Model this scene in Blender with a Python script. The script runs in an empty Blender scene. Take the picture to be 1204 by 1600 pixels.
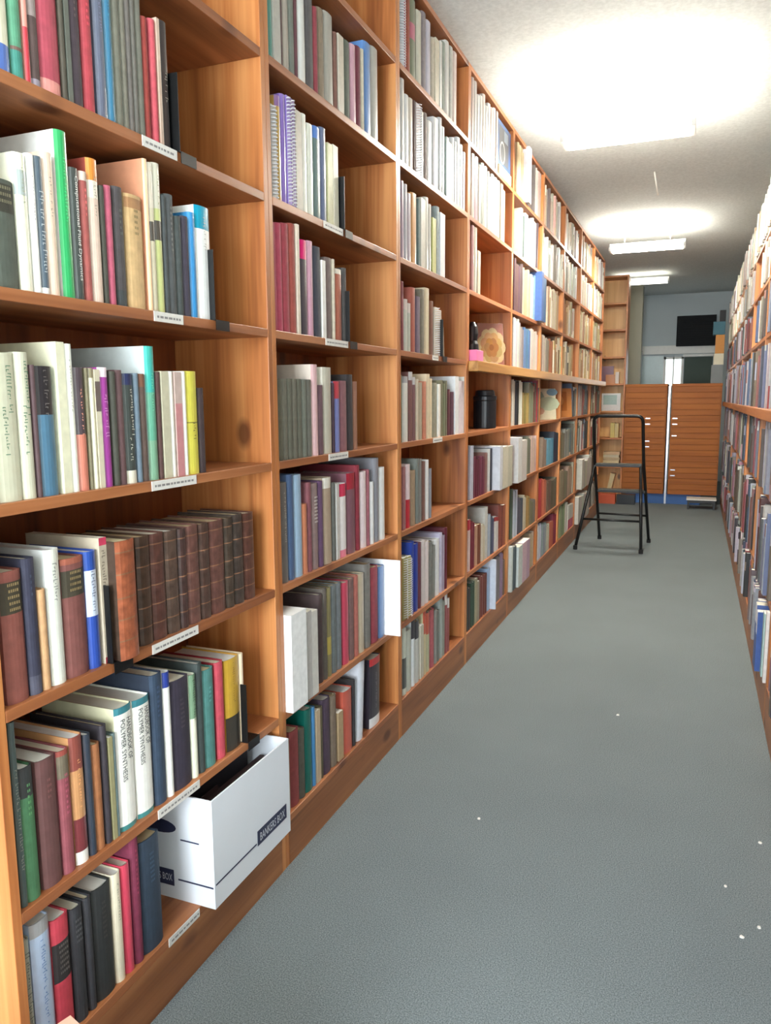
import bpy, bmesh, math, random
from mathutils import Vector, Matrix, Euler

CAM = (1209.88679, 0.3815, 0.14429, -0.00669, 0.93335)
LABELS = [(1.184, 1.283, 2, 1), (1.193, 1.28, 3, 1), (1.163, 1.301, 4, 1), (1.141, 1.286, 5, 1), (1.133, 1.268, 6, 1), (1.145, 1.248, 7, 1), (1.903, 2.023, 2, 2), (1.903, 2.047, 3, 2), (1.91, 2.037, 4, 2), (2.807, 2.877, 3, 3), (2.817, 2.929, 4, 3)]
ENDS = [(1.289, 2, 1), (1.385, 3, 1), (1.032, 5, 1), (1.453, 6, 1), (2.029, 2, 2), (2.053, 3, 2), (2.927, 3, 3)]
SCRAPS = [(1.145, 2.187, 0.006), (1.052, 1.947, 0.005), (1.08, 1.762, 0.006), (1.118, 1.811, 0.006), (0.403, 2.031, 0.006), (0.704, 2.939, 0.007), (-0.042, 1.672, 0.005)]
SCL = ['by the foot of the opposite shelving', 'a step before the opposite shelving', 'the whitest of those closest', 'tucked against the opposite shelving close up', 'mid-aisle', 'farthest along the aisle', 'by the kick board']
BK = (0.596, 1.112, 1.922, 2.341)
WIN = (0.439, 0.708, 1.34, 1.777)
GB = (0.717, 1.091, 1.39, 1.769)
LAMP = (270.0, 130.0, 8.0)
DAY = 275.0
EXPO = 0.0
DATA = """
1 2 0.8827 0.0320 0.2450 j 232,226,200 b=.16:90,120,190
1 2 0.9170 0.0215 0.2500 h 92,150,118 b=.16:70,140,125 m=.82:.84:120,90,80
1 2 0.9398 0.0098 0.2400 j 225,150,135 b=.33:195,60,70
1 2 0.9508 0.0188 0.2500 h 88,70,66 m=.5:.6:150,135,130 b=.05:150,140,150
1 2 0.9710 0.0408 0.2700 h 182,78,92 b=.08:225,150,140
1 2 1.0131 0.0096 0.2600 h 78,72,60
1 2 1.0234 0.0090 0.2600 p 105,108,98
1 2 1.0331 0.0263 0.2600 h 72,60,66
1 2 1.0616 0.0244 0.2500 h 178,68,76
1 2 1.0920 0.0231 0.2500 j 100,105,122
1 2 1.1159 0.0174 0.2500 j 62,120,150
1 2 1.1366 0.0171 0.2400 h 112,110,96 sd=175,190,180
1 2 1.1545 0.0118 0.2400 h 116,112,98 sd=170,175,165
1 2 1.1669 0.0135 0.2400 h 112,106,100 sd=165,165,165
1 2 1.1811 0.0120 0.2400 h 110,106,98
1 2 1.1939 0.0170 0.2400 h 112,110,98 sd=165,160,160
1 2 1.2118 0.0143 0.2078 h 150,60,52
1 2 1.2328 0.0171 0.2130 h 200,85,95
1 2 1.2507 0.0079 0.2206 p 212,185,165
1 2 1.2593 0.0248 0.2223 j 58,48,46 x=190,180,165 xr=.4:.65
1 3 0.8625 0.0403 0.1529 h 82,88,78 m=.04:.3:60,58,48 x=120,115,90 xr=.06:.28
1 3 0.9055 0.0237 0.1981 j 238,236,212 m=.12:.3:180,190,185
1 3 0.9297 0.0138 0.2025 j 250,250,246
1 3 0.9439 0.0160 0.2030 j 84,98,108 b=.05:240,240,235 x=205,212,214 xr=.25:.85 sd=245,245,245
1 3 0.9606 0.0218 0.2139 j 235,205,182
1 3 0.9898 0.0255 0.2545 j 54,168,98 sd=250,250,245 m=0:1:54,168,98
1 3 1.0157 0.0198 0.2055 j 66,72,68 w=Computational_Fluid_Dynamics wr=.06:.85 x=225,225,220 sd=60,60,56
1 3 1.0373 0.0169 0.2049 h 164,86,80 t=.07:215,195,180
1 3 1.0557 0.0250 0.2305 j 222,196,178 t=.15:222,140,62 sd=150,70,60 m=.15:.27:230,222,205
1 3 1.0811 0.0101 0.1928 h 68,66,56
1 3 1.0943 0.0159 0.1967 h 182,88,108 sd=110,40,62
1 3 1.1149 0.0247 0.2005 h 76,70,70 b=.14:62,66,66
1 3 1.1439 0.0469 0.1961 h 208,172,122 m=.03:.12:176,130,88 dp=.19
1 3 1.1959 0.0118 0.2664 j 250,205,160 sd=214,150,116
1 3 1.2083 0.0138 0.2634 j 196,186,158 m=.39:.52:80,74,66 t=.3:205,195,175
1 3 1.2229 0.0217 0.2672 j 190,194,128 m=.38:.51:80,74,66 t=.3:205,200,180
1 3 1.2450 0.0108 0.2150 h 72,76,76
1 3 1.2568 0.0247 0.2205 h 82,84,84
1 3 1.2829 0.0194 0.1861 h 70,76,74
1 3 1.3033 0.0230 0.1907 h 66,60,72
1 3 1.3275 0.0215 0.2028 j 62,142,198
1 3 1.3504 0.0505 0.2217 j 248,248,244 t=.2:24,158,188
1 4 0.8388 0.0414 0.2182 j 214,212,186 x=70,120,88 xr=.06:.42 x2=70,120,88:.36:.68
1 4 0.8814 0.0258 0.2209 j 212,210,186 x=70,120,88 xr=.06:.42 x2=70,120,88:.36:.68
1 4 0.9076 0.0088 0.2028 h 88,66,68
1 4 0.9171 0.0356 0.2017 j 84,122,146 t=.37:48,44,46 sd=100,140,170 x=130,125,120 xr=.03:.35
1 4 0.9599 0.0170 0.2407 p 228,224,194
1 4 0.9775 0.0196 0.2389 j 250,250,236
1 4 0.9975 0.0226 0.2024 j 208,128,108 t=.54:80,68,72 sd=210,205,180
1 4 1.0208 0.0074 0.2019 h 120,112,86
1 4 1.0290 0.0117 0.2022 j 238,234,206 t=.08:150,140,110
1 4 1.0413 0.0119 0.2005 p 214,204,178 m=.1:.35:110,95,90
1 4 1.0542 0.0227 0.2044 j 162,70,150 t=.08:245,225,230 x=225,170,215 xr=.2:.6
1 4 1.0807 0.0137 0.1986 h 70,70,60
1 4 1.0954 0.0173 0.2013 h 92,66,66
1 4 1.1142 0.0264 0.1953 j 66,72,68 t=.1:48,54,88 b=.12:222,216,196 x=215,212,196 xr=.14:.55 x2=215,212,196:.58:.8
1 4 1.1416 0.0131 0.1970 h 104,120,132
1 4 1.1556 0.0170 0.1963 h 92,74,66 t=.12:120,80,60
1 4 1.1774 0.0258 0.2470 j 104,170,142 t=.34:70,180,166 sd=214,222,220 b=.3:128,170,140
1 4 1.2036 0.0120 0.2011 h 84,58,54
1 4 1.2167 0.0213 0.2029 p 206,200,172
1 4 1.2390 0.0169 0.2035 j 244,240,228
1 4 1.2569 0.0214 0.2029 p 200,176,166 m=.3:1:205,140,142
1 4 1.2794 0.0156 0.2047 j 248,244,236
1 4 1.2962 0.0377 0.2055 j 216,206,86 m=.49:.5:120,110,50 x=90,80,40 xr=.5:.68
1 4 1.3350 0.0201 0.1731 h 58,44,44
1 5 0.8233 0.0408 0.2051 h 136,78,68 m=.08:.32:64,58,44 x=150,130,90 xr=.09:.31
1 5 0.8668 0.0246 0.2177 h 54,54,72 b=.14:80,80,95
1 5 0.8919 0.0155 0.1637 h 200,156,112
1 5 0.9113 0.0305 0.2231 j 226,226,214 x=120,120,116 xr=.08:.4 sd=215,215,210
1 5 0.9438 0.0501 0.2014 h 128,78,72 m=.1:.32:66,60,46 t=.05:160,90,70 x=150,130,90 xr=.11:.3
1 5 0.9957 0.0277 0.2045 j 50,80,166 t=.15:46,80,160 m=.16:.55:214,222,235 x=60,70,110 xr=.17:.52
1 5 1.0278 0.0179 0.2230 p 192,178,156 t=.06:200,60,90 b=.05:150,50,60 x=90,80,70 xr=.1:.4
1 5 1.0461 0.0494 0.2142 l 152,84,56 in=-.015 sd=62,46,36
1 5 1.1268 0.0378 0.2071 l 74,54,42
1 5 1.1662 0.0407 0.2064 l 88,56,48
1 5 1.2086 0.0399 0.2046 l 84,66,56
1 5 1.2500 0.0250 0.2031 l 70,50,46
1 5 1.2766 0.0423 0.2041 l 104,70,62
1 5 1.3205 0.0352 0.2019 l 76,56,48
1 5 1.3575 0.0539 0.2018 l 100,66,58
1 5 1.4132 0.0327 0.2008 l 70,58,48
1 5 1.4478 0.0393 0.2041 l 66,56,50
1 5 1.4889 0.0454 0.2009 l 88,56,46
1 6 0.8175 0.0117 0.3040 j 72,86,84 x=150,150,140 xr=.25:.8
1 6 0.8295 0.0280 0.2228 h 70,116,80 t=.22:50,52,52
1 6 0.8643 0.0400 0.2187 h 100,66,64
1 6 0.9072 0.0259 0.2169 h 142,74,82 t=.22:112,102,84 m=.0:.04:150,70,60
1 6 0.9356 0.0292 0.2286 j 200,146,98 t=.26:140,74,64 b=.36:120,52,56 m=.9:1:236,232,226
1 6 0.9669 0.0162 0.2215 j 50,58,70
1 6 0.9836 0.0205 0.1960 h 156,100,62
1 6 1.0067 0.0148 0.2217 h 56,50,56
1 6 1.0219 0.0101 0.1937 p 158,152,112
1 6 1.0333 0.0072 0.1967 h 96,114,114
1 6 1.0449 0.0452 0.2365 j 246,244,236 t=.055:62,128,138 b=.04:66,140,140 w=POLYMER_SYNTHESIS wr=.1:.6 w2=HANDBOOK_OF sd=220,215,180 x=50,56,56
1 6 1.0935 0.0474 0.2338 j 246,244,236 t=.055:62,128,138 b=.04:66,140,140 w=POLYMER_SYNTHESIS wr=.08:.55 w2=HANDBOOK_OF x=50,56,56
1 6 1.1444 0.0359 0.2646 h 54,70,90 sd=40,50,66
1 6 1.1820 0.0206 0.2583 j 238,238,232 t=.12:44,62,140
1 6 1.2049 0.0579 0.2308 h 54,48,62
1 6 1.2648 0.0207 0.2247 j 226,226,204 t=.42:120,150,120 x=40,70,50 xr=.05:.45
1 6 1.2878 0.0223 0.2416 h 60,68,66
1 6 1.3113 0.0394 0.2183 h 82,134,128
1 6 1.3566 0.0316 0.2205 h 200,78,92 sd=150,40,50
1 6 1.3942 0.0565 0.2131 j 206,164,58 b=.37:60,54,46 sd=190,140,50 x=150,110,40 xr=.05:.5
1 6 1.4528 0.0134 0.2119 j 226,206,176
1 7 0.8090 0.0156 0.2276 j 150,150,132 x=60,66,60 xr=.1:.8
1 7 0.8285 0.0390 0.2406 j 178,196,220 t=.1:160,160,160 x=70,110,170 xr=.14:.75
1 7 0.8705 0.0376 0.2195 h 186,60,74 m=.2:.52:46,42,42 x=100,95,90 xr=.22:.5
1 7 0.9114 0.0283 0.2129 h 48,48,52 x=90,90,92 xr=.1:.35
1 7 0.9421 0.0176 0.2144 h 52,52,56
1 7 0.9624 0.0463 0.2143 h 44,46,46
1 7 1.0116 0.0236 0.2158 j 228,218,192
1 7 1.0374 0.0227 0.2183 j 210,72,94
1 7 1.0640 0.0235 0.2561 h 126,50,74
1 7 1.0901 0.0571 0.2325 h 48,62,78
2 1 1.6538 0.0255 0.2691 j 92,152,138
2 1 1.6797 0.0323 0.2600 p 182,178,168
2 1 1.7124 0.0129 0.2600 h 90,70,66
2 1 1.7260 0.0311 0.2550 j 168,158,144
2 1 1.7575 0.0272 0.2500 h 112,116,106
2 1 1.7857 0.0133 0.2500 h 96,58,62
2 1 1.8000 0.0442 0.2550 j 228,228,222
2 1 1.8456 0.0413 0.2500 h 86,82,82
2 1 1.8874 0.0227 0.2090 h 142,60,68
2 1 1.9115 0.0354 0.2187 h 132,116,96
2 1 1.9489 0.0544 0.2265 j 168,164,152
2 1 2.0066 0.0191 0.1974 h 120,84,72
2 1 2.0282 0.0345 0.2020 p 202,192,174
2 1 2.0660 0.0445 0.2044 h 92,98,86
2 1 2.1151 0.0351 0.2117 j 206,160,172
2 1 2.1520 0.0330 0.2207 h 110,50,62
2 1 2.1879 0.0190 0.2253 h 206,196,172
2 1 2.2091 0.0522 0.2562 j 98,140,196
2 1 2.2632 0.0545 0.2638 j 174,172,162
2 2 1.6559 0.0249 0.2073 s 172,168,162
2 2 1.6833 0.0221 0.2362 j 196,160,90 t=.1:140,100,150
2 2 1.7074 0.0219 0.2474 j 132,106,178
2 2 1.7313 0.0202 0.2510 s 140,116,186
2 2 1.7534 0.0192 0.2511 s 112,86,140
2 2 1.7755 0.0319 0.2341 p 192,184,168
2 2 1.8093 0.0281 0.2369 j 238,234,218
2 2 1.8392 0.0338 0.2234 j 224,224,208
2 2 1.8751 0.0392 0.2282 j 104,124,120 t=.13:90,130,200
2 2 1.9167 0.0319 0.2369 j 104,114,140
2 2 1.9538 0.0294 0.2087 p 194,190,146
2 2 1.9857 0.0312 0.2129 p 222,218,194
2 3 1.6425 0.0267 0.2478 h 172,64,84
2 3 1.6711 0.0259 0.2516 h 176,72,92
2 3 1.6990 0.0339 0.2566 h 154,62,72
2 3 1.7351 0.0313 0.2632 h 156,74,64
2 3 1.7678 0.0145 0.2666 p 218,204,184
2 3 1.7898 0.0378 0.2350 j 74,68,74 t=.2:218,32,112
2 3 1.8300 0.0302 0.2390 j 206,156,172
2 3 1.8622 0.0439 0.2316 h 62,62,72
2 3 1.9071 0.0209 0.2027 p 238,236,228
2 3 1.9307 0.0412 0.2147 h 114,98,92
2 3 1.9737 0.0166 0.2158 h 206,194,172
2 3 1.9925 0.0445 0.1941 j 174,104,84 t=.07:225,215,200
2 3 2.0399 0.0274 0.2029 h 82,78,76
2 4 1.6588 0.0227 0.1982 h 98,96,80
2 4 1.6822 0.0239 0.1987 h 104,100,86
2 4 1.7069 0.0238 0.1993 h 96,94,80
2 4 1.7315 0.0251 0.1998 h 102,98,84
2 4 1.7574 0.0241 0.2000 h 94,92,78
2 4 1.7831 0.0255 0.1998 h 108,110,98
2 4 1.8095 0.0270 0.1997 h 100,98,88
2 4 1.8407 0.0346 0.2397 j 226,186,186 sd=230,215,200
2 4 1.8767 0.0287 0.1866 h 98,72,78
2 4 1.9091 0.0514 0.2349 j 192,186,168 sd=235,230,215
2 4 1.9625 0.0102 0.1936 h 60,40,50
2 4 1.9747 0.0370 0.1981 j 122,128,180 t=.24:190,70,80
2 4 2.0147 0.0463 0.2005 h 132,88,92
2 4 2.0643 0.0388 0.2196 h 54,48,48
2 4 2.1060 0.0274 0.2004 j 146,104,84
2 5 1.6599 0.0342 0.2534 j 112,106,100 x=190,185,175 xr=.1:.6
2 5 1.6970 0.0316 0.2701 j 78,98,130
2 5 1.7312 0.0406 0.2659 j 154,178,198
2 5 1.7733 0.0251 0.1864 j 190,120,88
2 5 1.8014 0.0232 0.2396 h 124,72,78
2 5 1.8264 0.0357 0.2341 h 134,112,108 x=215,205,200 xr=.15:.5
2 5 1.8650 0.0290 0.2368 h 94,66,94
2 5 1.8970 0.0519 0.2421 j 174,154,132 t=.12:228,222,208
2 5 1.9516 0.0188 0.2246 h 92,92,86
2 5 1.9733 0.0182 0.2191 p 200,196,190
2 5 1.9965 0.0515 0.2150 j 238,230,226 t=.17:210,60,90 b=.1:230,130,150
2 5 2.0538 0.0593 0.2409 j 128,88,98 t=.2:164,42,58
2 5 2.1168 0.0270 0.2597 h 132,44,56
2 5 2.1480 0.0492 0.2368 j 236,218,218
2 5 2.1996 0.0207 0.2398 h 150,90,98
2 5 2.2234 0.0330 0.1981 j 242,242,240
2 5 2.2609 0.0375 0.2706 j 142,142,148
2 5 2.3056 0.0440 0.2372 j 236,236,232
2 6 1.6425 0.0803 0.2534 b 244,244,242 in=-.02
2 6 1.7368 0.0246 0.2379 m 186,182,178 in=-.015
2 6 1.7637 0.0321 0.2317 m 208,204,196 in=-.015
2 6 1.8495 0.0289 0.2533 h 82,66,66
2 6 1.8811 0.0243 0.2636 h 98,90,82
2 6 1.9078 0.0249 0.2593 j 134,124,84 m=.55:.75:180,160,80
2 6 1.9363 0.0300 0.2605 h 106,112,112
2 6 1.9689 0.0320 0.2593 h 112,116,118
2 6 2.0129 0.0405 0.2505 j 194,74,94
2 6 2.0561 0.0357 0.2527 h 122,92,88
2 6 2.0946 0.0291 0.2534 h 176,104,92
2 6 2.1265 0.0443 0.2501 j 192,178,152
2 6 2.1781 0.0448 0.2726 h 122,118,112
2 6 2.2285 0.0581 0.2512 h 154,68,78
2 6 2.2911 0.0473 0.2417 j 104,134,178
2 6 2.3389 0.0050 0.2577 b 246,246,248 in=-.045
2 7 1.6530 0.0202 0.1963 h 152,132,108
2 7 1.6771 0.0473 0.2090 h 142,66,66
2 7 1.7277 0.0284 0.1947 h 92,88,78
2 7 1.7607 0.0391 0.2365 j 16,98,86 sd=16,98,86
2 7 1.8021 0.0161 0.2297 j 72,132,182
2 7 1.8213 0.0246 0.2109 p 194,172,142
2 7 1.8494 0.0146 0.2128 h 92,84,62
2 7 1.8681 0.0474 0.2244 h 78,62,78
2 7 1.9194 0.0381 0.2161 h 128,112,96
2 7 1.9626 0.0337 0.1499 p 180,154,118
2 7 2.0086 0.0609 0.1970 j 198,94,76
2 7 2.0728 0.0164 0.2132 h 52,48,50
2 7 2.1043 0.0456 0.2550 j 224,226,234 ln=5
2 7 2.2050 0.0888 0.2311 j 52,46,56 t=.1:205,50,55 b=.14:236,236,236 x=190,180,190 xr=.2:.75 ln=2
3 0 2.4767 0.0111 0.2600 h 110,119,104
3 0 2.4910 0.0465 0.2550 s 184,189,196
3 0 2.5419 0.0217 0.2500 h 173,65,74
3 0 2.5653 0.0350 0.2500 h 157,85,67
3 0 2.6040 0.0524 0.2495 j 121,128,103 m=.3:.5:189,108,126
3 0 2.6680 0.0487 0.2399 j 203,200,182
3 0 2.7197 0.0431 0.2575 h 130,121,124
3 0 2.7660 0.0509 0.2497 j 194,191,203
3 0 2.8248 0.0362 0.2158 h 185,176,158
3 0 2.8633 0.0428 0.2285 p 202,194,173
3 0 2.9177 0.0220 0.2386 p 212,211,205
3 0 2.9422 0.0450 0.2500 h 128,137,128
3 0 2.9908 0.0451 0.2713 j 220,218,212
3 0 3.0399 0.0465 0.2713 h 173,173,167
3 0 3.0906 0.0492 0.2713 j 220,203,194
3 1 2.4767 0.0286 0.2399 j 220,220,214
3 1 2.5071 0.0378 0.2618 j 216,216,212
3 1 2.5474 0.0380 0.2262 j 221,221,218
3 1 2.5882 0.0382 0.2284 j 209,198,180
3 1 2.6301 0.0185 0.2324 h 83,59,52
3 1 2.6526 0.0449 0.2333 s 166,149,146
3 1 2.7005 0.0381 0.2224 j 221,221,218
3 1 2.7418 0.0338 0.2304 h 135,121,115
3 1 2.7799 0.0523 0.2175 j 220,218,212
3 1 2.8500 0.0593 0.2505 j 221,221,220
3 1 2.9186 0.0643 0.2691 j 216,218,216
3 1 3.0007 0.0716 0.2242 p 155,167,160
3 1 3.0763 0.0682 0.2449 j 220,220,218
3 1 3.1487 0.0809 0.2677 j 218,218,218
3 1 3.2334 0.0361 0.2350 j 193,184,191
3 2 2.4767 0.0262 0.2290 j 194,203,182
3 2 2.5057 0.0310 0.2493 j 173,151,169
3 2 2.5422 0.0654 0.2470 j 185,182,185
3 2 2.6104 0.0554 0.2369 j 205,151,92
3 2 2.6688 0.0327 0.2285 h 88,106,101
3 2 2.7046 0.0484 0.2396 p 187,182,167
3 2 2.7562 0.0689 0.2542 j 212,209,196
3 2 2.8332 0.0422 0.1992 p 173,173,99
3 2 2.8787 0.0434 0.2493 h 137,149,149
3 2 2.9271 0.0582 0.2368 p 212,214,216
3 3 2.4970 0.0358 0.2288 h 124,46,52
3 3 2.5362 0.0654 0.1743 j 198,198,184 t=.2:215,200,190
3 3 2.6069 0.0427 0.2219 j 168,98,84
3 3 2.6536 0.0511 0.1974 h 104,88,104
3 3 2.7089 0.0384 0.2282 h 122,114,98
3 3 2.7516 0.0544 0.2390 j 218,204,172
3 3 2.8107 0.0411 0.1992 j 124,88,72
3 3 2.8627 0.0795 0.1814 s 204,190,168
3 3 2.9575 0.0249 0.1132 p 140,124,104 ln=-6
3 4 2.4767 0.0394 0.2288 h 90,100,80
3 4 2.5198 0.0552 0.2258 j 228,228,218 t=.1:170,170,170
3 4 2.5842 0.0659 0.2427 j 124,88,84 t=.12:200,196,192
3 4 2.6556 0.0706 0.2193 j 204,190,166
3 4 2.7305 0.0396 0.2122 h 194,124,98
3 4 2.7746 0.0638 0.2407 j 228,208,174
3 4 2.8431 0.0586 0.2096 h 146,142,122
3 4 2.9066 0.0277 0.2055 p 236,232,222
3 4 2.9392 0.0915 0.2206 h 126,122,96
3 4 3.0380 0.0898 0.1863 h 98,56,62 sd=150,150,155
3 4 3.1346 0.1244 0.2408 b 232,232,232
3 4 3.2649 0.0046 0.2417 b 226,224,214
3 5 2.5076 0.0425 0.2206 h 152,102,104
3 5 2.5537 0.0401 0.2269 j 228,206,206 b=.45:190,50,60
3 5 2.5994 0.0510 0.2012 h 154,130,104
3 5 2.6562 0.0629 0.2398 j 122,128,122
3 5 2.7231 0.0366 0.2241 h 122,86,76
3 5 2.7659 0.0355 0.2275 j 236,234,230
3 5 2.8057 0.0300 0.1910 h 142,142,148
3 6 2.5134 0.0786 0.2273 s 174,170,112
3 6 2.5979 0.0812 0.2700 j 48,74,164
3 6 2.6850 0.0261 0.2530 h 110,60,70
3 6 2.7193 0.0858 0.2555 j 218,208,204
3 6 2.8115 0.0684 0.2342 h 124,124,118
3 6 2.8866 0.0505 0.2300 j 236,236,234
3 6 2.9438 0.0644 0.2467 j 194,188,208
3 6 3.0128 0.0295 0.2575 h 104,40,52
3 7 2.5127 0.0893 0.2524 j 212,218,202 m=.45:.9:90,92,88
3 7 2.6079 0.0829 0.2561 j 222,226,226 t=.28:62,60,66
3 7 2.6969 0.0371 0.2096 p 196,190,172
3 7 2.7403 0.0750 0.2561 j 206,192,152 t=.36:192,92,72
3 7 2.8218 0.0492 0.2381 h 172,92,98
3 7 2.8777 0.0627 0.2256 h 142,142,136
3 7 2.9469 0.0653 0.2561 j 164,172,166
3 7 3.0193 0.0604 0.2561 j 152,86,86 t=.18:226,220,214
4 0 3.3539 0.0400 0.2713 j 186,171,166
4 0 3.3984 0.0410 0.2713 j 197,192,187
4 0 3.4450 0.0421 0.2332 j 200,198,195
4 0 3.4918 0.0432 0.2454 j 195,194,190
4 0 3.5394 0.0398 0.2671 j 192,181,173
4 0 3.5851 0.0408 0.2342 j 198,197,195
4 0 3.6305 0.0417 0.2589 j 200,200,198
4 0 3.6777 0.0475 0.2571 j 181,160,154
4 0 3.7298 0.0438 0.2713 j 197,192,189
4 0 3.7789 0.0298 0.2713 p 192,176,168
4 1 3.3684 0.0450 0.2659 j 189,181,168
4 1 3.4220 0.0549 0.2691 j 157,133,141
4 1 3.4866 0.0348 0.2513 j 190,187,174
4 1 3.5257 0.0490 0.2691 j 136,141,133
4 1 3.5797 0.0504 0.2691 j 195,194,186
4 1 3.6381 0.0639 0.2612 j 181,184,178
4 1 3.7098 0.0513 0.2691 j 165,165,157
4 1 3.7691 0.0478 0.2691 j 192,190,184
4 1 3.8252 0.0544 0.2691 h 165,158,144
4 1 3.8886 0.0833 0.2691 p 189,178,155
4 2 3.3786 0.0374 0.2796 h 155,110,110
4 2 3.4205 0.0469 0.2796 j 187,181,165
4 2 3.4741 0.0439 0.1888 p 186,171,147
4 5 3.3811 0.0476 0.2449 p 180,182,195
4 5 3.4338 0.1132 0.1927 h 103,42,61
4 5 3.5514 0.0957 0.1852 h 112,52,72
4 5 3.6514 0.0497 0.1953 h 131,96,90
4 5 3.7081 0.0434 0.2106 j 197,197,195
4 5 3.7589 0.0339 0.2109 h 55,57,66
4 5 3.7932 0.0533 0.2207 b 201,202,208 in=-.03
4 5 3.8541 0.2147 0.2136 b 197,191,171 in=-.03
4 6 3.3536 0.0476 0.2404 j 217,193,188 t=.2:175,46,61
4 6 3.4077 0.0625 0.2254 h 121,44,57
4 6 3.4772 0.0508 0.1947 j 184,145,118
4 6 3.5346 0.0547 0.1917 h 121,72,53
4 6 3.5963 0.0664 0.1814 j 204,195,175
4 6 3.6679 0.0507 0.2564 j 193,191,184
4 6 3.7295 0.0496 0.2110 j 164,173,186
4 6 3.7870 0.0619 0.1955 h 79,86,103
4 6 3.8568 0.0868 0.1805 j 210,208,204 t=.12:156,55,55
4 6 3.9496 0.0905 0.2318 h 129,68,57
4 6 4.0486 0.0551 0.2193 j 145,85,66
4 7 3.3458 0.0657 0.2116 h 66,68,68
4 7 3.4153 0.0635 0.2143 j 57,83,68
4 7 3.4849 0.0778 0.2190 p 155,149,121
4 7 3.5691 0.0762 0.2167 j 118,66,57
4 7 3.6522 0.0612 0.2069 h 112,61,52
4 7 3.7202 0.0526 0.2197 j 151,175,204
4 7 3.7731 0.0119 0.2583 b 201,206,217 in=-.02
4 7 3.9096 0.0780 0.2468 h 129,123,131
4 7 3.9951 0.0628 0.2529 j 144,123,149
4 7 4.0678 0.0359 0.1947 h 114,96,81
5 0 4.2573 0.1529 0.2713 j 181,160,126
5 0 4.4106 0.0647 0.2890 b 181,178,186 in=-.02
5 0 4.6924 0.0448 0.2713 h 96,90,90
5 0 4.7539 0.0692 0.2713 j 184,176,171
5 0 4.8339 0.0796 0.2713 j 181,152,146
5 1 4.3622 0.0561 0.2574 j 189,186,176
5 1 4.4273 0.0304 0.2279 h 67,80,77
5 1 4.4653 0.1841 0.2516 b 197,197,197
5 1 4.6739 0.1217 0.2691 j 189,181,178
5 1 4.8131 0.0475 0.2691 h 78,66,74
5 2 4.2343 0.2012 0.2769 h 85,61,67
5 2 4.4449 0.1114 0.2610 j 178,163,134
5 2 4.5644 0.0799 0.2656 p 184,173,144
5 2 4.6572 0.0869 0.2542 j 190,192,187
5 2 4.7605 0.1026 0.2609 j 112,144,171
5 2 4.8769 0.0610 0.2569 j 165,179,197
5 3 4.2295 0.1656 0.2710 j 189,187,186
5 3 4.4110 0.0828 0.2345 h 141,133,130
5 3 4.5048 0.1791 0.2402 j 83,110,147
5 3 4.6999 0.2063 0.2478 j 181,170,163
6 3 4.9793 0.0900 0.2475 h 107,98,93
6 3 5.0837 0.0943 0.2412 j 155,147,139
6 3 5.1932 0.1077 0.2291 h 120,114,106
6 3 5.3111 0.1475 0.2326 h 138,88,67
5 4 4.2194 0.0640 0.2507 j 199,195,184
5 4 4.2899 0.0997 0.2490 h 44,48,57
5 4 4.3964 0.0831 0.2474 j 208,208,197
5 4 4.4930 0.1802 0.1815 h 158,136,85
5 4 4.6814 0.1293 0.2420 h 132,127,107
5 5 4.1451 0.2291 0.2466 b 204,204,201 in=-.045
5 5 4.6475 0.1010 0.2286 h 114,118,101
5 5 4.7556 0.1809 0.2258 j 197,171,156
5 6 4.2281 0.0589 0.2846 h 85,103,88
5 6 4.2933 0.1089 0.2689 j 188,195,208
5 6 4.4168 0.1370 0.2144 h 77,77,88
5 6 4.5635 0.0871 0.2116 j 178,171,151
5 6 4.6616 0.0986 0.1956 j 151,120,72
5 6 4.7724 0.1626 0.1545 h 109,103,86
5 7 4.1451 0.0394 0.2569 j 190,197,190 in=-.02
5 7 4.1899 0.0805 0.2460 h 79,90,94 in=-.02
5 7 4.2708 0.1056 0.2332 b 197,204,199 in=-.03
5 7 4.3873 0.2036 0.2346 b 197,167,177 in=-.03
5 7 4.7934 0.1175 0.2232 j 175,158,129
6 7 4.9793 0.0611 0.2191 h 134,125,107
5 2 4.7935 0.1444 0.2872 b 58,85,138 in=-.03
6 2 5.4152 0.1517 0.2640 j 181,170,147
6 2 5.5786 0.0632 0.2701 h 157,128,104
6 5 5.1475 0.1512 0.2002 h 134,118,103
6 5 5.3173 0.2553 0.1855 j 98,147,169
6 5 5.5892 0.1829 0.2190 h 50,55,68
7 5 5.8573 0.2055 0.1995 h 118,109,90
7 5 6.0839 0.2343 0.2194 j 138,138,131
6 6 4.9793 0.1791 0.2576 h 162,57,55
6 6 5.1706 0.1489 0.2442 j 188,103,77
6 6 5.3480 0.1325 0.2233 h 107,85,72
6 6 5.4936 0.2454 0.2128 h 96,85,70
7 6 5.8935 0.1716 0.2414 j 147,134,109
7 6 6.0753 0.1951 0.2297 h 118,107,88
7 6 6.2789 0.1934 0.2434 j 175,147,129
6 7 5.0456 0.1104 0.2431 j 208,208,215
6 7 5.1728 0.1853 0.2199 j 136,147,153
6 7 5.3716 0.1083 0.1894 j 171,166,151
6 7 5.4871 0.1512 0.1918 j 178,94,68
6 7 5.6474 0.1247 0.2282 h 127,40,57
7 7 5.9349 0.2399 0.2561 j 136,144,109
7 7 6.1975 0.1072 0.2430 j 208,202,188
7 7 6.3279 0.2784 0.2050 b 206,206,197 b=.4:180,55,88
8 6 6.6477 0.1154 0.2404 h 164,138,120
8 6 6.8073 0.4477 0.2593 b 197,193,180 in=-.03
8 6 7.2641 0.1764 0.2673 b 191,190,177 in=-.03
8 7 6.6477 0.2986 0.2321 b 190,186,175 in=-.03
8 7 6.9513 0.4122 0.2302 b 186,182,171 in=-.03
"""

C = bpy.context.scene.collection
R = random.Random(7)

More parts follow.
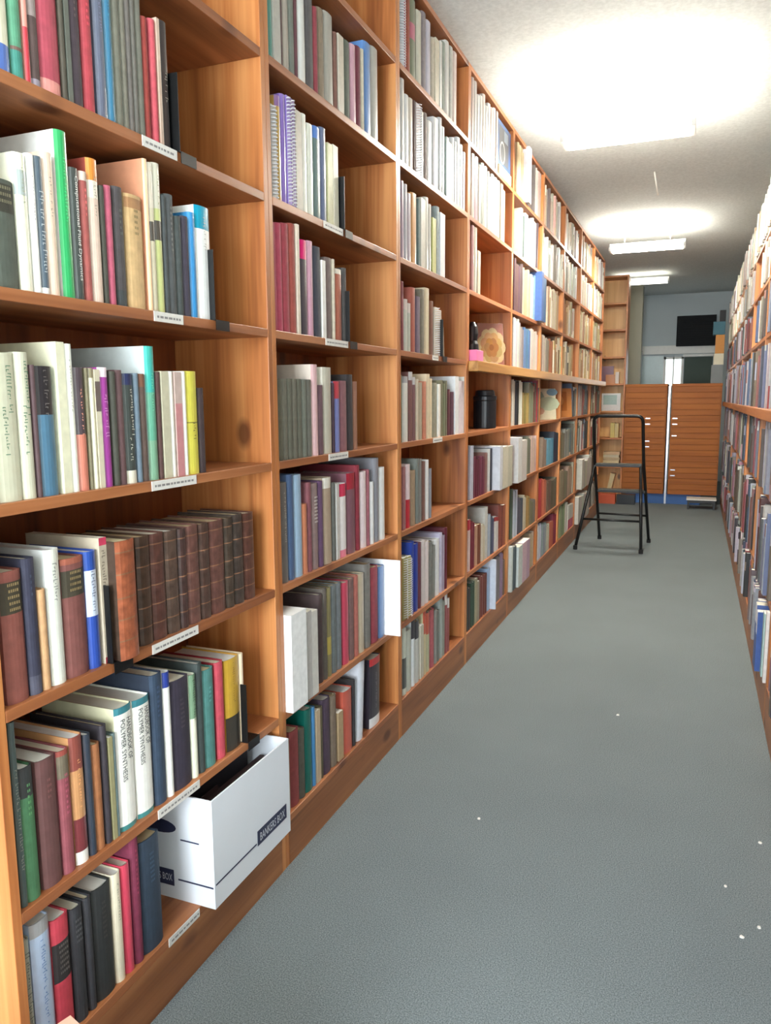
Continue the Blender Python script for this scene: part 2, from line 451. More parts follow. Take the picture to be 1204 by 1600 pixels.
# ------------------------------------------------------------------ helpers
def lin(v):
    v = v / 255.0 if v > 1.0 else v
    return v / 12.92 if v <= 0.04045 else ((v + 0.055) / 1.055) ** 2.4
def three(c):
    if not isinstance(c, str): return tuple(c)
    if ',' in c: return tuple(int(v) for v in c.split(','))
    return tuple(int(c[i:i + 2], 16) for i in (0, 2, 4))
def rgb(c):
    c = three(c)
    return (lin(c[0]), lin(c[1]), lin(c[2]), 1.0)
def tag(o, label=None, cat=None, group=None, kind=None):
    if label: o['label'] = label
    if cat: o['category'] = cat
    if group: o['group'] = group
    if kind: o['kind'] = kind
    return o
def empty(name, loc=(0, 0, 0), rz=0.0):
    o = bpy.data.objects.new(name, None)
    o.empty_display_size = 0.05
    o.location = loc
    o.rotation_euler = (0, 0, rz)
    C.objects.link(o)
    return o
def copy_tree(o, parent=None):
    c = o.copy(); C.objects.link(c); c.parent = parent
    for ch in [x for x in bpy.data.objects if x.parent == o and x != c]:
        copy_tree(ch, c)
    return c

class MB:
    """collects shapes and links them as one mesh object"""
    def __init__(s):
        s.v = []; s.f = []; s.c = []; s.m = []; s.smooth = []
    def face(s, pts, col=None, mi=0, sm=False):
        i = len(s.v); s.v += [tuple(p) for p in pts]
        s.f.append(tuple(range(i, i + len(pts)))); s.c.append(col); s.m.append(mi); s.smooth.append(sm)
    def grid(s, vs, fs, col=None, mi=0, sm=False):
        i = len(s.v); s.v += [tuple(p) for p in vs]
        for f in fs:
            s.f.append(tuple(a + i for a in f)); s.c.append(col); s.m.append(mi); s.smooth.append(sm)
    def box(s, x0, x1, y0, y1, z0, z1, col=None, mi=0, mat=None):
        vs = [(x, y, z) for z in (z0, z1) for y in (y0, y1) for x in (x0, x1)]
        if mat: vs = [tuple(mat @ Vector(v)) for v in vs]
        s.grid(vs, [(0, 2, 3, 1), (4, 5, 7, 6), (0, 1, 5, 4), (2, 6, 7, 3), (0, 4, 6, 2), (1, 3, 7, 5)], col, mi)
        return s
    def tube(s, pts, r, n=8, col=None, mi=0, closed=False):
        P = [Vector(p) for p in pts]; m = len(P)
        rings = []
        prev = None
        for k in range(m):
            if closed: t = (P[(k + 1) % m] - P[k - 1])
            else: t = (P[min(k + 1, m - 1)] - P[max(k - 1, 0)])
            t.normalize()
            if prev is None:
                a = Vector((0, 0, 1)) if abs(t.z) < .9 else Vector((1, 0, 0))
                u = t.cross(a).normalized()
            else:
                u = (prev - t * prev.dot(t)).normalized()
            prev = u
            w = t.cross(u)
            rr = r[k] if isinstance(r, (list, tuple)) else r
            rings.append([P[k] + (u * math.cos(2 * math.pi * j / n) + w * math.sin(2 * math.pi * j / n)) * rr for j in range(n)])
        vs = [v for g in rings for v in g]
        fs = []
        for k in range(m if closed else m - 1):
            k2 = (k + 1) % m
            for j in range(n):
                fs.append((k * n + j, k * n + (j + 1) % n, k2 * n + (j + 1) % n, k2 * n + j))
        if not closed:
            fs.append(tuple(range(n - 1, -1, -1))); fs.append(tuple((m - 1) * n + j for j in range(n)))
        s.grid(vs, fs, col, mi, True)
        return s
    def lathe(s, prof, cx, cy, n=24, col=None, mi=0):
        vs = [(cx + r * math.cos(2 * math.pi * j / n), cy + r * math.sin(2 * math.pi * j / n), z) for r, z in prof for j in range(n)]
        fs = []
        for k in range(len(prof) - 1):
            for j in range(n):
                fs.append((k * n + j, k * n + (j + 1) % n, (k + 1) * n + (j + 1) % n, (k + 1) * n + j))
        fs.append(tuple(range(n - 1, -1, -1))); fs.append(tuple((len(prof) - 1) * n + j for j in range(n)))
        s.grid(vs, fs, col, mi)
        return s
    def mesh(s, name, mats):
        me = bpy.data.meshes.new(name)
        me.from_pydata(s.v, [], s.f)
        for m in (mats if isinstance(mats, (list, tuple)) else [mats]):
            me.materials.append(m)
        if any(s.m): me.polygons.foreach_set('material_index', s.m)
        if any(s.smooth): me.polygons.foreach_set('use_smooth', s.smooth)
        if any(c is not None for c in s.c):
            at = me.color_attributes.new('col', 'FLOAT_COLOR', 'CORNER')
            buf = []
            for p, c in zip(me.polygons, s.c):
                buf += list(c or (0.5, 0.5, 0.5, 1)) * p.loop_total
            at.data.foreach_set('color', buf)
        me.update()
        return me
    def build(s, name, mats, parent=None, bevel=0.0, loc=None, rz=None):
        o = bpy.data.objects.new(name, s.mesh(name, mats))
        C.objects.link(o)
        if parent is not None: o.parent = parent
        if loc: o.location = loc
        if rz: o.rotation_euler = (0, 0, rz)
        if bevel:
            b = o.modifiers.new('edge', 'BEVEL'); b.width = bevel; b.segments = 2; b.limit_method = 'ANGLE'
        return o

# ------------------------------------------------------------------ materials
def new_mat(name):
    m = bpy.data.materials.new(name); m.use_nodes = True
    nt = m.node_tree
    return m, nt, nt.nodes['Principled BSDF']
def N(nt, t, **kw):
    n = nt.nodes.new(t)
    for k, v in kw.items(): setattr(n, k, v)
    return n
def plain(name, c, rough=.6, metal=0.0, noise=.06, scale=30.0, bump=0.0, coat=0.0):
    m, nt, b = new_mat(name)
    tc = N(nt, 'ShaderNodeTexCoord'); nz = N(nt, 'ShaderNodeTexNoise'); nz.inputs['Scale'].default_value = scale
    nt.links.new(tc.outputs['Object'], nz.inputs['Vector'])
    mx = N(nt, 'ShaderNodeMix', data_type='RGBA')
    c = rgb(c)
    mx.inputs[6].default_value = tuple(x * (1 - noise) for x in c[:3]) + (1,)
    mx.inputs[7].default_value = tuple(min(1, x * (1 + noise)) for x in c[:3]) + (1,)
    nt.links.new(nz.outputs['Fac'], mx.inputs[0]); nt.links.new(mx.outputs[2], b.inputs['Base Color'])
    b.inputs['Roughness'].default_value = rough; b.inputs['Metallic'].default_value = metal
    if coat: b.inputs['Coat Weight'].default_value = coat
    if bump:
        bp = N(nt, 'ShaderNodeBump'); bp.inputs['Strength'].default_value = bump; bp.inputs['Distance'].default_value = .002
        nt.links.new(nz.outputs['Fac'], bp.inputs['Height']); nt.links.new(bp.outputs['Normal'], b.inputs['Normal'])
    return m
def glow(name, c, s):
    m, nt, b = new_mat(name)
    b.inputs['Base Color'].default_value = rgb(c); b.inputs['Emission Color'].default_value = rgb(c); b.inputs['Emission Strength'].default_value = s
    return m
def wood(name, axis, dark, mid, light, rough=.42, knots=True, thin=1):
    """stained pine: long grain along AXIS, dark knots, a different cut on every board"""
    m, nt, b = new_mat(name)
    tc = N(nt, 'ShaderNodeTexCoord'); oi = N(nt, 'ShaderNodeObjectInfo'); L = nt.links.new
    off = N(nt, 'ShaderNodeVectorMath', operation='SCALE'); cmb = N(nt, 'ShaderNodeCombineXYZ')
    mulr = N(nt, 'ShaderNodeMath', operation='MULTIPLY'); mulr.inputs[1].default_value = 37.0
    L(oi.outputs['Random'], mulr.inputs[0])
    for i in range(3): L(mulr.outputs[0], cmb.inputs[i])
    add = N(nt, 'ShaderNodeVectorMath', operation='ADD'); L(tc.outputs['Object'], add.inputs[0]); L(cmb.outputs[0], add.inputs[1])
    mp = N(nt, 'ShaderNodeMapping'); sc = [16.0, 16.0, 16.0]; sc[axis] = 0.9; mp.inputs['Scale'].default_value = sc
    L(add.outputs[0], mp.inputs['Vector'])
    n1 = N(nt, 'ShaderNodeTexNoise'); n1.inputs['Scale'].default_value = 1.0; n1.inputs['Detail'].default_value = 3.0; n1.inputs['Distortion'].default_value = .6
    L(mp.outputs[0], n1.inputs['Vector'])
    mp2 = N(nt, 'ShaderNodeMapping'); sc2 = [120.0] * 3; sc2[axis] = 3.0; mp2.inputs['Scale'].default_value = sc2
    L(add.outputs[0], mp2.inputs['Vector'])
    n2 = N(nt, 'ShaderNodeTexNoise'); n2.inputs['Scale'].default_value = 1.0; L(mp2.outputs[0], n2.inputs['Vector'])
    mixf = N(nt, 'ShaderNodeMath', operation='MULTIPLY_ADD'); mixf.inputs[1].default_value = .25; L(n2.outputs['Fac'], mixf.inputs[0]); L(n1.outputs['Fac'], mixf.inputs[2])
    cr = N(nt, 'ShaderNodeValToRGB'); e = cr.color_ramp.elements
    e[0].position = .38; e[0].color = rgb(dark); e[1].position = .8; e[1].color = rgb(light); k = e.new(.6); k.color = rgb(mid)
    L(mixf.outputs[0], cr.inputs[0])
    out = cr.outputs[0]
    if knots:
        mp3 = N(nt, 'ShaderNodeMapping'); sc3 = [6.0] * 3; sc3[axis] = 3.4; sc3[thin] = 0.0; mp3.inputs['Scale'].default_value = sc3; L(add.outputs[0], mp3.inputs['Vector'])
        vo = N(nt, 'ShaderNodeTexVoronoi'); vo.inputs['Scale'].default_value = 1.0; L(mp3.outputs[0], vo.inputs['Vector'])
        kr = N(nt, 'ShaderNodeValToRGB'); ke = kr.color_ramp.elements
        ke[0].position = .07; ke[0].color = (1, 1, 1, 1); ke[1].position = .15; ke[1].color = (0, 0, 0, 1); L(vo.outputs['Distance'], kr.inputs[0])
        km = N(nt, 'ShaderNodeMath', operation='MULTIPLY'); km.inputs[1].default_value = .75; L(kr.outputs[0], km.inputs[0])
        mx = N(nt, 'ShaderNodeMix', data_type='RGBA'); L(km.outputs[0], mx.inputs[0]); L(out, mx.inputs[6]); mx.inputs[7].default_value = rgb((70, 28, 14))
        out = mx.outputs[2]
    L(out, b.inputs['Base Color']); b.inputs['Roughness'].default_value = rough
    bp = N(nt, 'ShaderNodeBump'); bp.inputs['Strength'].default_value = .12; bp.inputs['Distance'].default_value = .001
    L(n2.outputs['Fac'], bp.inputs['Height']); L(bp.outputs[0], b.inputs['Normal'])
    return m
def cover_mat(name, rough, coat, wear, bump):
    """book cover: its own printed colour (per jacket), slight wear and cloth or film texture"""
    m, nt, b = new_mat(name); L = nt.links.new
    at = N(nt, 'ShaderNodeAttribute', attribute_name='col'); tc = N(nt, 'ShaderNodeTexCoord')
    nz = N(nt, 'ShaderNodeTexNoise'); nz.inputs['Scale'].default_value = 55.0; nz.inputs['Detail'].default_value = 4.0
    L(tc.outputs['Object'], nz.inputs['Vector'])
    mr = N(nt, 'ShaderNodeMapRange'); mr.inputs['From Min'].default_value = .3; mr.inputs['From Max'].default_value = .7
    mr.inputs['To Min'].default_value = 1 - wear; mr.inputs['To Max'].default_value = 1 + wear; L(nz.outputs['Fac'], mr.inputs['Value'])
    mx = N(nt, 'ShaderNodeVectorMath', operation='SCALE'); L(at.outputs['Color'], mx.inputs[0]); L(mr.outputs[0], mx.inputs['Scale'])
    L(mx.outputs[0], b.inputs['Base Color']); b.inputs['Roughness'].default_value = rough; b.inputs['Coat Weight'].default_value = coat
    b.inputs['Coat Roughness'].default_value = .15
    bn = N(nt, 'ShaderNodeTexNoise'); bn.inputs['Scale'].default_value = 900.0; L(tc.outputs['Object'], bn.inputs['Vector'])
    bp = N(nt, 'ShaderNodeBump'); bp.inputs['Strength'].default_value = bump; bp.inputs['Distance'].default_value = .0006
    L(bn.outputs['Fac'], bp.inputs['Height']); L(bp.outputs[0], b.inputs['Normal'])
    return m
def paper_mat():
    m, nt, b = new_mat('page_edges'); L = nt.links.new
    at = N(nt, 'ShaderNodeAttribute', attribute_name='col')
    tc = N(nt, 'ShaderNodeTexCoord'); mp = N(nt, 'ShaderNodeMapping'); mp.inputs['Scale'].default_value = (4, 1400, 4); L(tc.outputs['Object'], mp.inputs[0])
    nz = N(nt, 'ShaderNodeTexNoise'); nz.inputs['Scale'].default_value = 1.0; L(mp.outputs[0], nz.inputs[0])
    mr = N(nt, 'ShaderNodeMapRange'); mr.inputs['To Min'].default_value = .82; mr.inputs['To Max'].default_value = 1.05; L(nz.outputs['Fac'], mr.inputs['Value'])
    mx = N(nt, 'ShaderNodeVectorMath', operation='SCALE'); L(at.outputs['Color'], mx.inputs[0]); L(mr.outputs[0], mx.inputs['Scale'])
    L(mx.outputs[0], b.inputs['Base Color']); b.inputs['Roughness'].default_value = .85
    return m

WD = ((132, 72, 36), (182, 112, 60), (208, 142, 84))
M = {}
M['wood_up'] = wood('stained_pine_upright', 2, *WD)
M['wood_along'] = wood('stained_pine_shelf', 1, (124, 70, 40), (160, 98, 58), (184, 120, 76), thin=2)
M['wood_kick'] = wood('stained_pine_kick_board', 1, (118, 70, 38), (150, 94, 54), (168, 112, 68), thin=0)
M['wood_ledge'] = wood('varnished_ledge', 1, (160, 108, 50), (192, 140, 74), (206, 158, 92), .3, False)
M['wood_cross'] = wood('stained_pine_cross', 0, *WD, thin=2)
M['wood_back'] = wood('stained_pine_back', 2, (100, 48, 20), (132, 68, 30), (150, 84, 40), thin=0)
M['wood_pale'] = wood('pale_pine_back', 2, (206, 150, 84), (224, 172, 104), (234, 188, 122))
M['cabinet'] = wood('orange_veneer', 0, (140, 74, 8), (154, 84, 12), (166, 94, 18), .6, False)
M['cloth'] = cover_mat('book_cloth', .72, 0.0, .13, .35)
M['jacket'] = cover_mat('glossy_jacket', .32, .25, .05, .03)
M['leather'] = cover_mat('worn_leather', .38, .1, .35, .5)
M['paperback'] = cover_mat('paperback_card', .5, .05, .08, .05)
M['ink'] = cover_mat('spine_print', .55, 0, .1, 0)
M['page'] = paper_mat()
M['coil'] = plain('white_coil', (225, 225, 230), .35)
M['black_metal'] = plain('black_steel', (22, 22, 22), .38, .3, .2, 40)
M['tread'] = plain('rubber_tread', (58, 58, 52), .7, 0, .2, 90, .4)
M['rubber'] = plain('black_rubber', (18, 18, 18), .8)
M['label'] = plain('paper_label', (226, 222, 214), .6, 0, .12, 60)
M['carton'] = plain('white_carton', (226, 230, 236), .6, 0, .03, 12)
M['carton_in'] = plain('grey_carton_inside', (150, 140, 138), .8)
M['blue_ink'] = plain('dark_blue_print', (46, 50, 78), .6)
M['white_ink'] = plain('white_print', (220, 224, 232), .6)
M['kraft'] = plain('pink_tan_cardboard', (214, 160, 138), .8, 0, .08, 25, .15)
M['lamp_white'] = plain('white_enamel', (228, 228, 224), .4)
M['steel'] = plain('bright_strip', (206, 206, 214), .25, .6, .1, 20)
M['matt_dark'] = plain('matt_dark_metal', (34, 36, 39), .95)
M['pale_panel'] = plain('pale_teal_glazing', (190, 212, 214), .3)
M['dark_grey'] = plain('dark_grey_steel', (44, 46, 48), .5)
M['green_board'] = plain('dark_green_board', (58, 76, 68), .6)
M['pillar'] = plain('pillar_paint', (172, 170, 154), .8, 0, .05, 6)
M['wall'] = plain('wall_paint', (206, 206, 200), .9, 0, .04, 5)
M['back_wall'] = plain('grey_blue_wall', (198, 208, 212), .9, 0, .04, 5)
M['navy'] = plain('blue_plinth', (52, 92, 150), .6)
M['black'] = plain('black_plastic', (30, 32, 36), .35)
M['glass_day'] = glow('daylit_glass', (225, 240, 236), 1.6)
M['pink_plastic'] = plain('pink_plastic', (226, 120, 170), .5)

def ceiling_mat():
    m, nt, b = new_mat('textured_plaster'); L = nt.links.new
    tc = N(nt, 'ShaderNodeTexCoord'); n = N(nt, 'ShaderNodeTexNoise'); n.inputs['Scale'].default_value = 60.0; n.inputs['Detail'].default_value = 5.0
    L(tc.outputs['Object'], n.inputs[0])
    cr = N(nt, 'ShaderNodeValToRGB'); cr.color_ramp.elements[0].color = rgb((208, 213, 212)); cr.color_ramp.elements[1].color = rgb((222, 227, 226))
    cr.color_ramp.elements[0].position = .35; cr.color_ramp.elements[1].position = .65; L(n.outputs['Fac'], cr.inputs[0]); L(cr.outputs[0], b.inputs['Base Color'])
    bp = N(nt, 'ShaderNodeBump'); bp.inputs['Strength'].default_value = .2; bp.inputs['Distance'].default_value = .003; L(n.outputs['Fac'], bp.inputs['Height']); L(bp.outputs[0], b.inputs['Normal'])
    b.inputs['Roughness'].default_value = .95
    return m
def carpet_mat():
    m, nt, b = new_mat('grey_carpet'); L = nt.links.new
    tc = N(nt, 'ShaderNodeTexCoord')
    n = N(nt, 'ShaderNodeTexNoise'); n.inputs['Scale'].default_value = 330.0; n.inputs['Detail'].default_value = 2.0; n.inputs['Roughness'].default_value = .8; L(tc.outputs['Object'], n.inputs[0])
    n2 = N(nt, 'ShaderNodeTexNoise'); n2.inputs['Scale'].default_value = 2.2; n2.inputs['Detail'].default_value = 4.0; L(tc.outputs['Object'], n2.inputs[0])
    cr = N(nt, 'ShaderNodeValToRGB'); e = cr.color_ramp.elements
    e[0].position = .34; e[0].color = rgb(CARPET[0]); e[1].position = .66; e[1].color = rgb(CARPET[1]); L(n.outputs['Fac'], cr.inputs[0])
    mr = N(nt, 'ShaderNodeMapRange'); mr.inputs['To Min'].default_value = .86; mr.inputs['To Max'].default_value = 1.14; L(n2.outputs['Fac'], mr.inputs['Value'])
    mx = N(nt, 'ShaderNodeVectorMath', operation='SCALE'); L(cr.outputs[0], mx.inputs[0]); L(mr.outputs[0], mx.inputs['Scale'])
    L(mx.outputs[0], b.inputs['Base Color']); b.inputs['Roughness'].default_value = .95
    bp = N(nt, 'ShaderNodeBump'); bp.inputs['Strength'].default_value = .5; bp.inputs['Distance'].default_value = .003; L(n.outputs['Fac'], bp.inputs['Height']); L(bp.outputs[0], b.inputs['Normal'])
    return m
CARPET = ((80, 87, 89), (136, 145, 147))
M['ceiling'] = ceiling_mat(); M['carpet'] = carpet_mat()

# ------------------------------------------------------------------ layout numbers (metres)
Y0, BW = 0.7874, 0.8342          # first unit's near side, width of one unit
LV = [2.2638, 1.9697, 1.6651, 1.3638, 1.0529, .745, .416, .1349]     # shelf tops, from the top shelf down
UTOP = 2.5601; PT = .019; DEP = .262
CEIL = 2.66; RX = 1.2125
YB = 12.1                        # back wall

# ------------------------------------------------------------------ the room
def struct(name, mb, m):
    return tag(mb.build(name, m), kind='structure')
struct('floor', MB().box(-.6, 2.0, -2.6, YB + .1, -.08, 0), M['carpet'])
struct('ceiling', MB().box(-.6, 2.0, -2.6, YB + .1, CEIL, CEIL + .1), M['ceiling'])
struct('wall_left', MB().box(-.36, -.275, -2.6, YB + .1, 0, CEIL), M['wall'])
struct('wall_right', MB().box(1.56, 1.64, -2.6, YB + .1, 0, CEIL), M['wall'])
struct('wall_back', MB().box(-.275, 1.56, YB, YB + .08, 0, CEIL), M['back_wall'])
fw = MB()                         # wall behind the photographer, with the shop window
fw.box(-.275, 1.56, -2.52, -2.44, 0, .35); fw.box(-.275, 1.56, -2.52, -2.44, 2.45, CEIL)
fw.box(-.275, -.1, -2.52, -2.44, .35, 2.45); fw.box(1.4, 1.56, -2.52, -2.44, .35, 2.45)
struct('wall_front', fw, M['wall'])
wf = MB(); wf.box(-.1, 1.4, -2.5, -2.46, .35, .41); wf.box(-.1, 1.4, -2.5, -2.46, 2.39, 2.45); wf.box(-.1, -.05, -2.5, -2.46, .41, 2.39); wf.box(1.35, 1.4, -2.5, -2.46, .41, 2.39); wf.box(.63, .67, -2.5, -2.46, .41, 2.39)
struct('window_1', wf, M['lamp_white'])
struct('trim_1', MB().box(-.02, .19, 11.0, 11.21, 0, CEIL), M['pillar'])['label'] = 'grey square pillar beyond the drawer cabinets'

# ------------------------------------------------------------------ bookcases
def make_unit(width, levels, top, base, depth, label, top_board=True):
    """an upright unit: open front towards +x, near side at y=0"""
    r = empty('bookcase'); tag(r, label, 'bookcase')
    for y in (0, width - PT):
        MB().box(-depth, 0, y + .0004, y + PT - .0004, 0, top).build('side_panel', M['wood_up'], r, .0012)
    MB().box(-depth - .008, -depth, .0004, width - .0004, 0, top).build('back_panel', M['wood_back'], r)
    if top_board:
        MB().box(-depth, 0, PT, width - PT, top - PT, top).build('top_board', M['wood_along'], r, .0012)
    for z in levels:
        MB().box(-depth, 0, PT, width - PT, z - PT, z).build('shelf', M['wood_along'], r, .0012)
    MB().box(-.02, 0, PT, width - PT, 0, base - PT).build('kick_board', M['wood_kick'], r)
    return r
ORD = ['first', 'second', 'third', 'fourth', 'fifth', 'sixth', 'seventh', 'eighth', 'ninth', 'tenth', 'eleventh', 'twelfth', 'thirteenth', 'fourteenth', 'fifteenth', 'sixteenth', 'seventeenth', 'eighteenth', 'nineteenth', 'twentieth'] + ['twenty-' + a for a in ('first', 'second', 'third', 'fourth', 'fifth', 'sixth', 'seventh', 'eighth', 'ninth')]
u0 = make_unit(BW, LV, UTOP, LV[-1], DEP, '')
ulab = ['open pine bookcase holding the white file box, first along the long shelving wall',
        'pine bookcase beyond the file box, second along the long shelving wall',
        'pine bookcase, third along the long shelving wall, crammed with white spines up high',
        'pine bookcase with the flower cover and black canister, fourth along the wall',
        'pine bookcase with a big white box sticking out, fifth along the wall',
        'pine bookcase with the map and orange covers facing out, sixth along the wall',
        'pine bookcase, seventh along the long shelving wall, level with the step ladder',
        'pine bookcase, eighth along the long shelving wall, behind the step ladder',
        'pine bookcase, last along the long shelving wall, meeting the empty end bookcase']
for i in range(9):
    u = u0 if i == 0 else copy_tree(u0)
    u.location = (0, Y0 + i * BW, 0)
    tag(u, ulab[i], 'bookcase', 'bookcases along the long shelving wall')
tag(MB().box(.0005, .045, Y0 + 3 * BW + .01, Y0 + 9 * BW, LV[3] - .045, LV[3]).build('counter_ledge', M['wood_ledge'], None, .003), 'long yellowish wooden ledge running along the front of the farther bookcases', 'ledge')
# the opposite shelving, a step away on the other side of the aisle
RL = [2.0, 1.757, 1.487, 1.15, .81, .44, .15]; RW = 1.08; RY0 = .89
rl = ['facing the file box', 'facing the second bookcase', 'blue books jutting at its foot', 'fourth of the row', 'fifth of the row', 'sixth of the row', 'seventh of the row', 'by the drawer cabinets']
v0 = make_unit(RW, RL, 2.27, RL[-1], .25, '', False)
for i in range(8):
    u = v0 if i == 0 else copy_tree(v0)
    u.rotation_euler = (0, 0, math.pi); u.location = (RX, RY0 + (i + 1) * RW, 0)
    tag(u, 'reddish pine bookcase on the right of the aisle, ' + rl[i], 'bookcase', 'bookcases on the opposite side of the aisle')
tag(MB().box(RX - .03, RX - .0005, RY0, RY0 + 8 * RW, 1.105, 1.15).build('counter_ledge', M['wood_along'], None, .003), 'reddish wooden ledge along the front of the right-hand bookcases', 'ledge')
# empty bookcase across the end of the aisle, facing the photographer
e0 = MB
er = empty('bookcase', (-.27, 9.3, 0)); tag(er, 'mostly empty pale pine bookcase closing the end of the shelving wall, facing the aisle', 'bookcase')
EW = .42
for x in (0, EW - PT): MB().box(x, x + PT, 0, DEP, 0, UTOP).build('side_panel', M['wood_up'], er, .0012)
MB().box(0, EW, DEP, DEP + .008, 0, UTOP).build('back_panel', M['wood_pale'], er)
MB().box(PT, EW - PT, 0, DEP, UTOP - PT, UTOP).build('top_board', M['wood_cross'], er, .0012)
for z in LV: MB().box(PT, EW - PT, 0, DEP, z - PT, z).build('shelf', M['wood_cross'], er, .0012)
MB().box(PT, EW - PT, 0, .02, 0, LV[-1] - PT).build('kick_board', M['wood_cross'], er)

# ------------------------------------------------------------------ books
CAMP = (CAM[4], 0.0, 1.2)
def cam_axes():
    f, yaw, pitch, roll, d = CAM
    cy, sy = math.cos(yaw), math.sin(yaw)
    F = Vector((-sy * math.cos(pitch), cy * math.cos(pitch), -math.sin(pitch)))
    r = Vector((cy, sy, 0)); u = r.cross(F)
    return F, r * math.cos(roll) + u * math.sin(roll), -r * math.sin(roll) + u * math.cos(roll)
FW, RT, UP = cam_axes()
def shown(P):
    v = Vector(P) - Vector(CAMP); d = v.dot(FW)
    if d < .05: return None
    return 602 + CAM[0] * v.dot(RT) / d, 800 - CAM[0] * v.dot(UP) / d

PAL = [('black', (45, 45, 47)), ('charcoal', (75, 74, 74)), ('dark brown', (82, 62, 52)), ('brown', (132, 88, 66)), ('maroon', (105, 52, 58)), ('dark red', (145, 55, 58)), ('red', (192, 62, 74)),
       ('rose', (182, 88, 102)), ('dusty pink', (212, 160, 165)), ('salmon', (212, 128, 104)), ('orange', (206, 102, 66)), ('tan', (200, 160, 112)), ('beige', (208, 190, 164)), ('cream', (230, 222, 192)),
       ('white', (240, 240, 236)), ('pale grey', (190, 188, 182)), ('grey', (140, 138, 132)), ('olive grey', (110, 106, 88)), ('slate', (104, 112, 122)), ('dark green', (68, 96, 76)), ('green', (72, 170, 105)),
       ('sage green', (128, 165, 140)), ('khaki', (186, 184, 122)), ('gold', (202, 162, 62)), ('yellow', (216, 206, 90)), ('teal', (82, 134, 130)), ('cyan', (40, 180, 205)), ('sky blue', (135, 180, 214)), ('blue', (66, 120, 190)),
       ('royal blue', (50, 76, 164)), ('navy', (52, 58, 82)), ('steel blue', (90, 122, 148)), ('purple', (110, 92, 150)), ('plum', (98, 70, 92)), ('lilac', (200, 188, 210)), ('magenta', (180, 76, 166)), ('hot pink', (218, 40, 112))]
def cname(h):
    c = three(h)
    return min(PAL, key=lambda p: sum((a - b) ** 2 for a, b in zip(p[1], c)))[0]

class Book: pass
BOOKS = []
def add_book(side, bay, lev, y, t, h, k, col, opts=(), x=None, z=None):
    b = Book(); b.side = side; b.bay = bay; b.lev = lev; b.y = y; b.t = t; b.h = h; b.k = k; b.col = col
    b.o = {}
    for a in opts:
        q, w = a.split('=', 1); b.o[q] = w
    ins = float(b.o.get('in', .008))
    b.x = (-ins if side == 'L' else RX + ins) if x is None else x
    b.z = (LV if side == 'L' else RL)[lev] if z is None else z
    b.d = float(b.o.get('dp', 0)) or min(.235 if side == 'L' else .22, max(.13, h * .74))
    if ins < -.02: b.d = min(.28, b.d + .04)
    pts = [shown((b.x, yy, zz)) for yy in (y, y + t) for zz in (b.z, b.z + h)]
    b.area = 0
    if all(pts):
        xs = [min(1204, max(0, p[0])) for p in pts]; ys = [min(1600, max(0, p[1])) for p in pts]
        w_ = (xs[2] + xs[3]) / 2 - (xs[0] + xs[1]) / 2; hh = (abs(ys[0] - ys[1]) + abs(ys[2] - ys[3])) / 2
        b.area = abs(w_) * hh
    BOOKS.append(b)
    return b
def shade(h, f):
    return ','.join('%d' % max(0, min(255, int(v * f + R.uniform(-7, 7)))) for v in three(h))
for line in DATA.strip().splitlines():
    q = line.split(); bay, lev = int(q[0]), int(q[1]); y, t, h = float(q[2]), float(q[3]), float(q[4])
    lim = .115 if q[5] == 'b' else .06
    if bay >= 3 and t > lim:          # a run of like volumes
        n = max(2, round(t / (.1 if q[5] == 'b' else .036))); cuts = [0] + sorted((i + R.uniform(-.25, .25)) / n for i in range(1, n)) + [1]
        for i in range(n):
            add_book('L', bay, lev, y + t * cuts[i], t * (cuts[i + 1] - cuts[i]) - .0004, h * (1 if i == 0 else R.uniform(.9, 1)), q[5], q[6] if i == 0 else shade(q[6], R.uniform(.86, 1.08)), q[7:] if i == 0 else [a for a in q[7:] if a[:2] in ('in', 't=', 'b=')])
    else:
        add_book('L', bay, lev, y, t, h, q[5], q[6], q[7:])
HIGH = ['f4f2ea', 'eeeadc', 'f0ece6', 'e6dcc8', 'e4d0b4', 'f6f4ee', 'dcd2c0', 'e8c4b0', 'c8c4ba', 'f2f0f0', 'd6b898', 'b8b4a8', '8a8278']
MIDP = ['d8ccae', 'c8b48c', 'e0d4b8', 'b49068', 'a87a54', 'd8d4c4', '8c7a60', 'c4b8a4', '9a6a4c', 'e6e0cc', '74685a', 'b8a070']
LOWP = ['d4d0c4', 'a89c88', '8a6a54', '6c5c50', 'b8a894', '94504a', 'c4bcb0', '5c6068', '7c7c6c', 'a43c44', '58503c', '7890a0', 'd8c4b0', '4c4444', '686450', 'e0dcd4']
COOL = ['e0e0e0', 'c0bcc8', '989cb0', '7c88a0', 'b08894', 'd0ccc0', '60646c', '485670', '90685f', '784840', '34343c', 'b0b4b0', '8a7a6e', 'c4c0d0', '564844', '3c4a44', 'a05050']
def fill(side, bay, lev, y0, y1, hmax, pal, tmin=.014, tmax=.042, hmin=.7, opts=()):
    y = y0
    while y < y1 - tmin:
        t = min(R.uniform(tmin, tmax), y1 - y)
        if t < .009: break
        op = list(opts); r = R.random(); c = R.choice(pal)
        if r < .25: op.append('t=%.2f:%s' % (R.uniform(.08, .3), R.choice(pal)))
        elif r < .4: op.append('b=%.2f:%s' % (R.uniform(.08, .4), R.choice(pal)))
        elif r < .55: op.append('m=.2:%.2f:%s' % (R.uniform(.3, .6), R.choice(pal)))
        op.append('in=%.3f' % (R.uniform(.0, .02) if side == 'L' else R.uniform(-.018, .02)))
        add_book(side, bay, lev, y, t - .0006, hmax * R.uniform(hmin, .98), R.choice('hjjp'), shade(c, R.uniform(.76, .92)), op)
        y += t
def span(b): return Y0 + (b - 1) * BW + .022, Y0 + b * BW - .022
HT = [.27, .268, .276, .275, .28, .28, .30, .255]
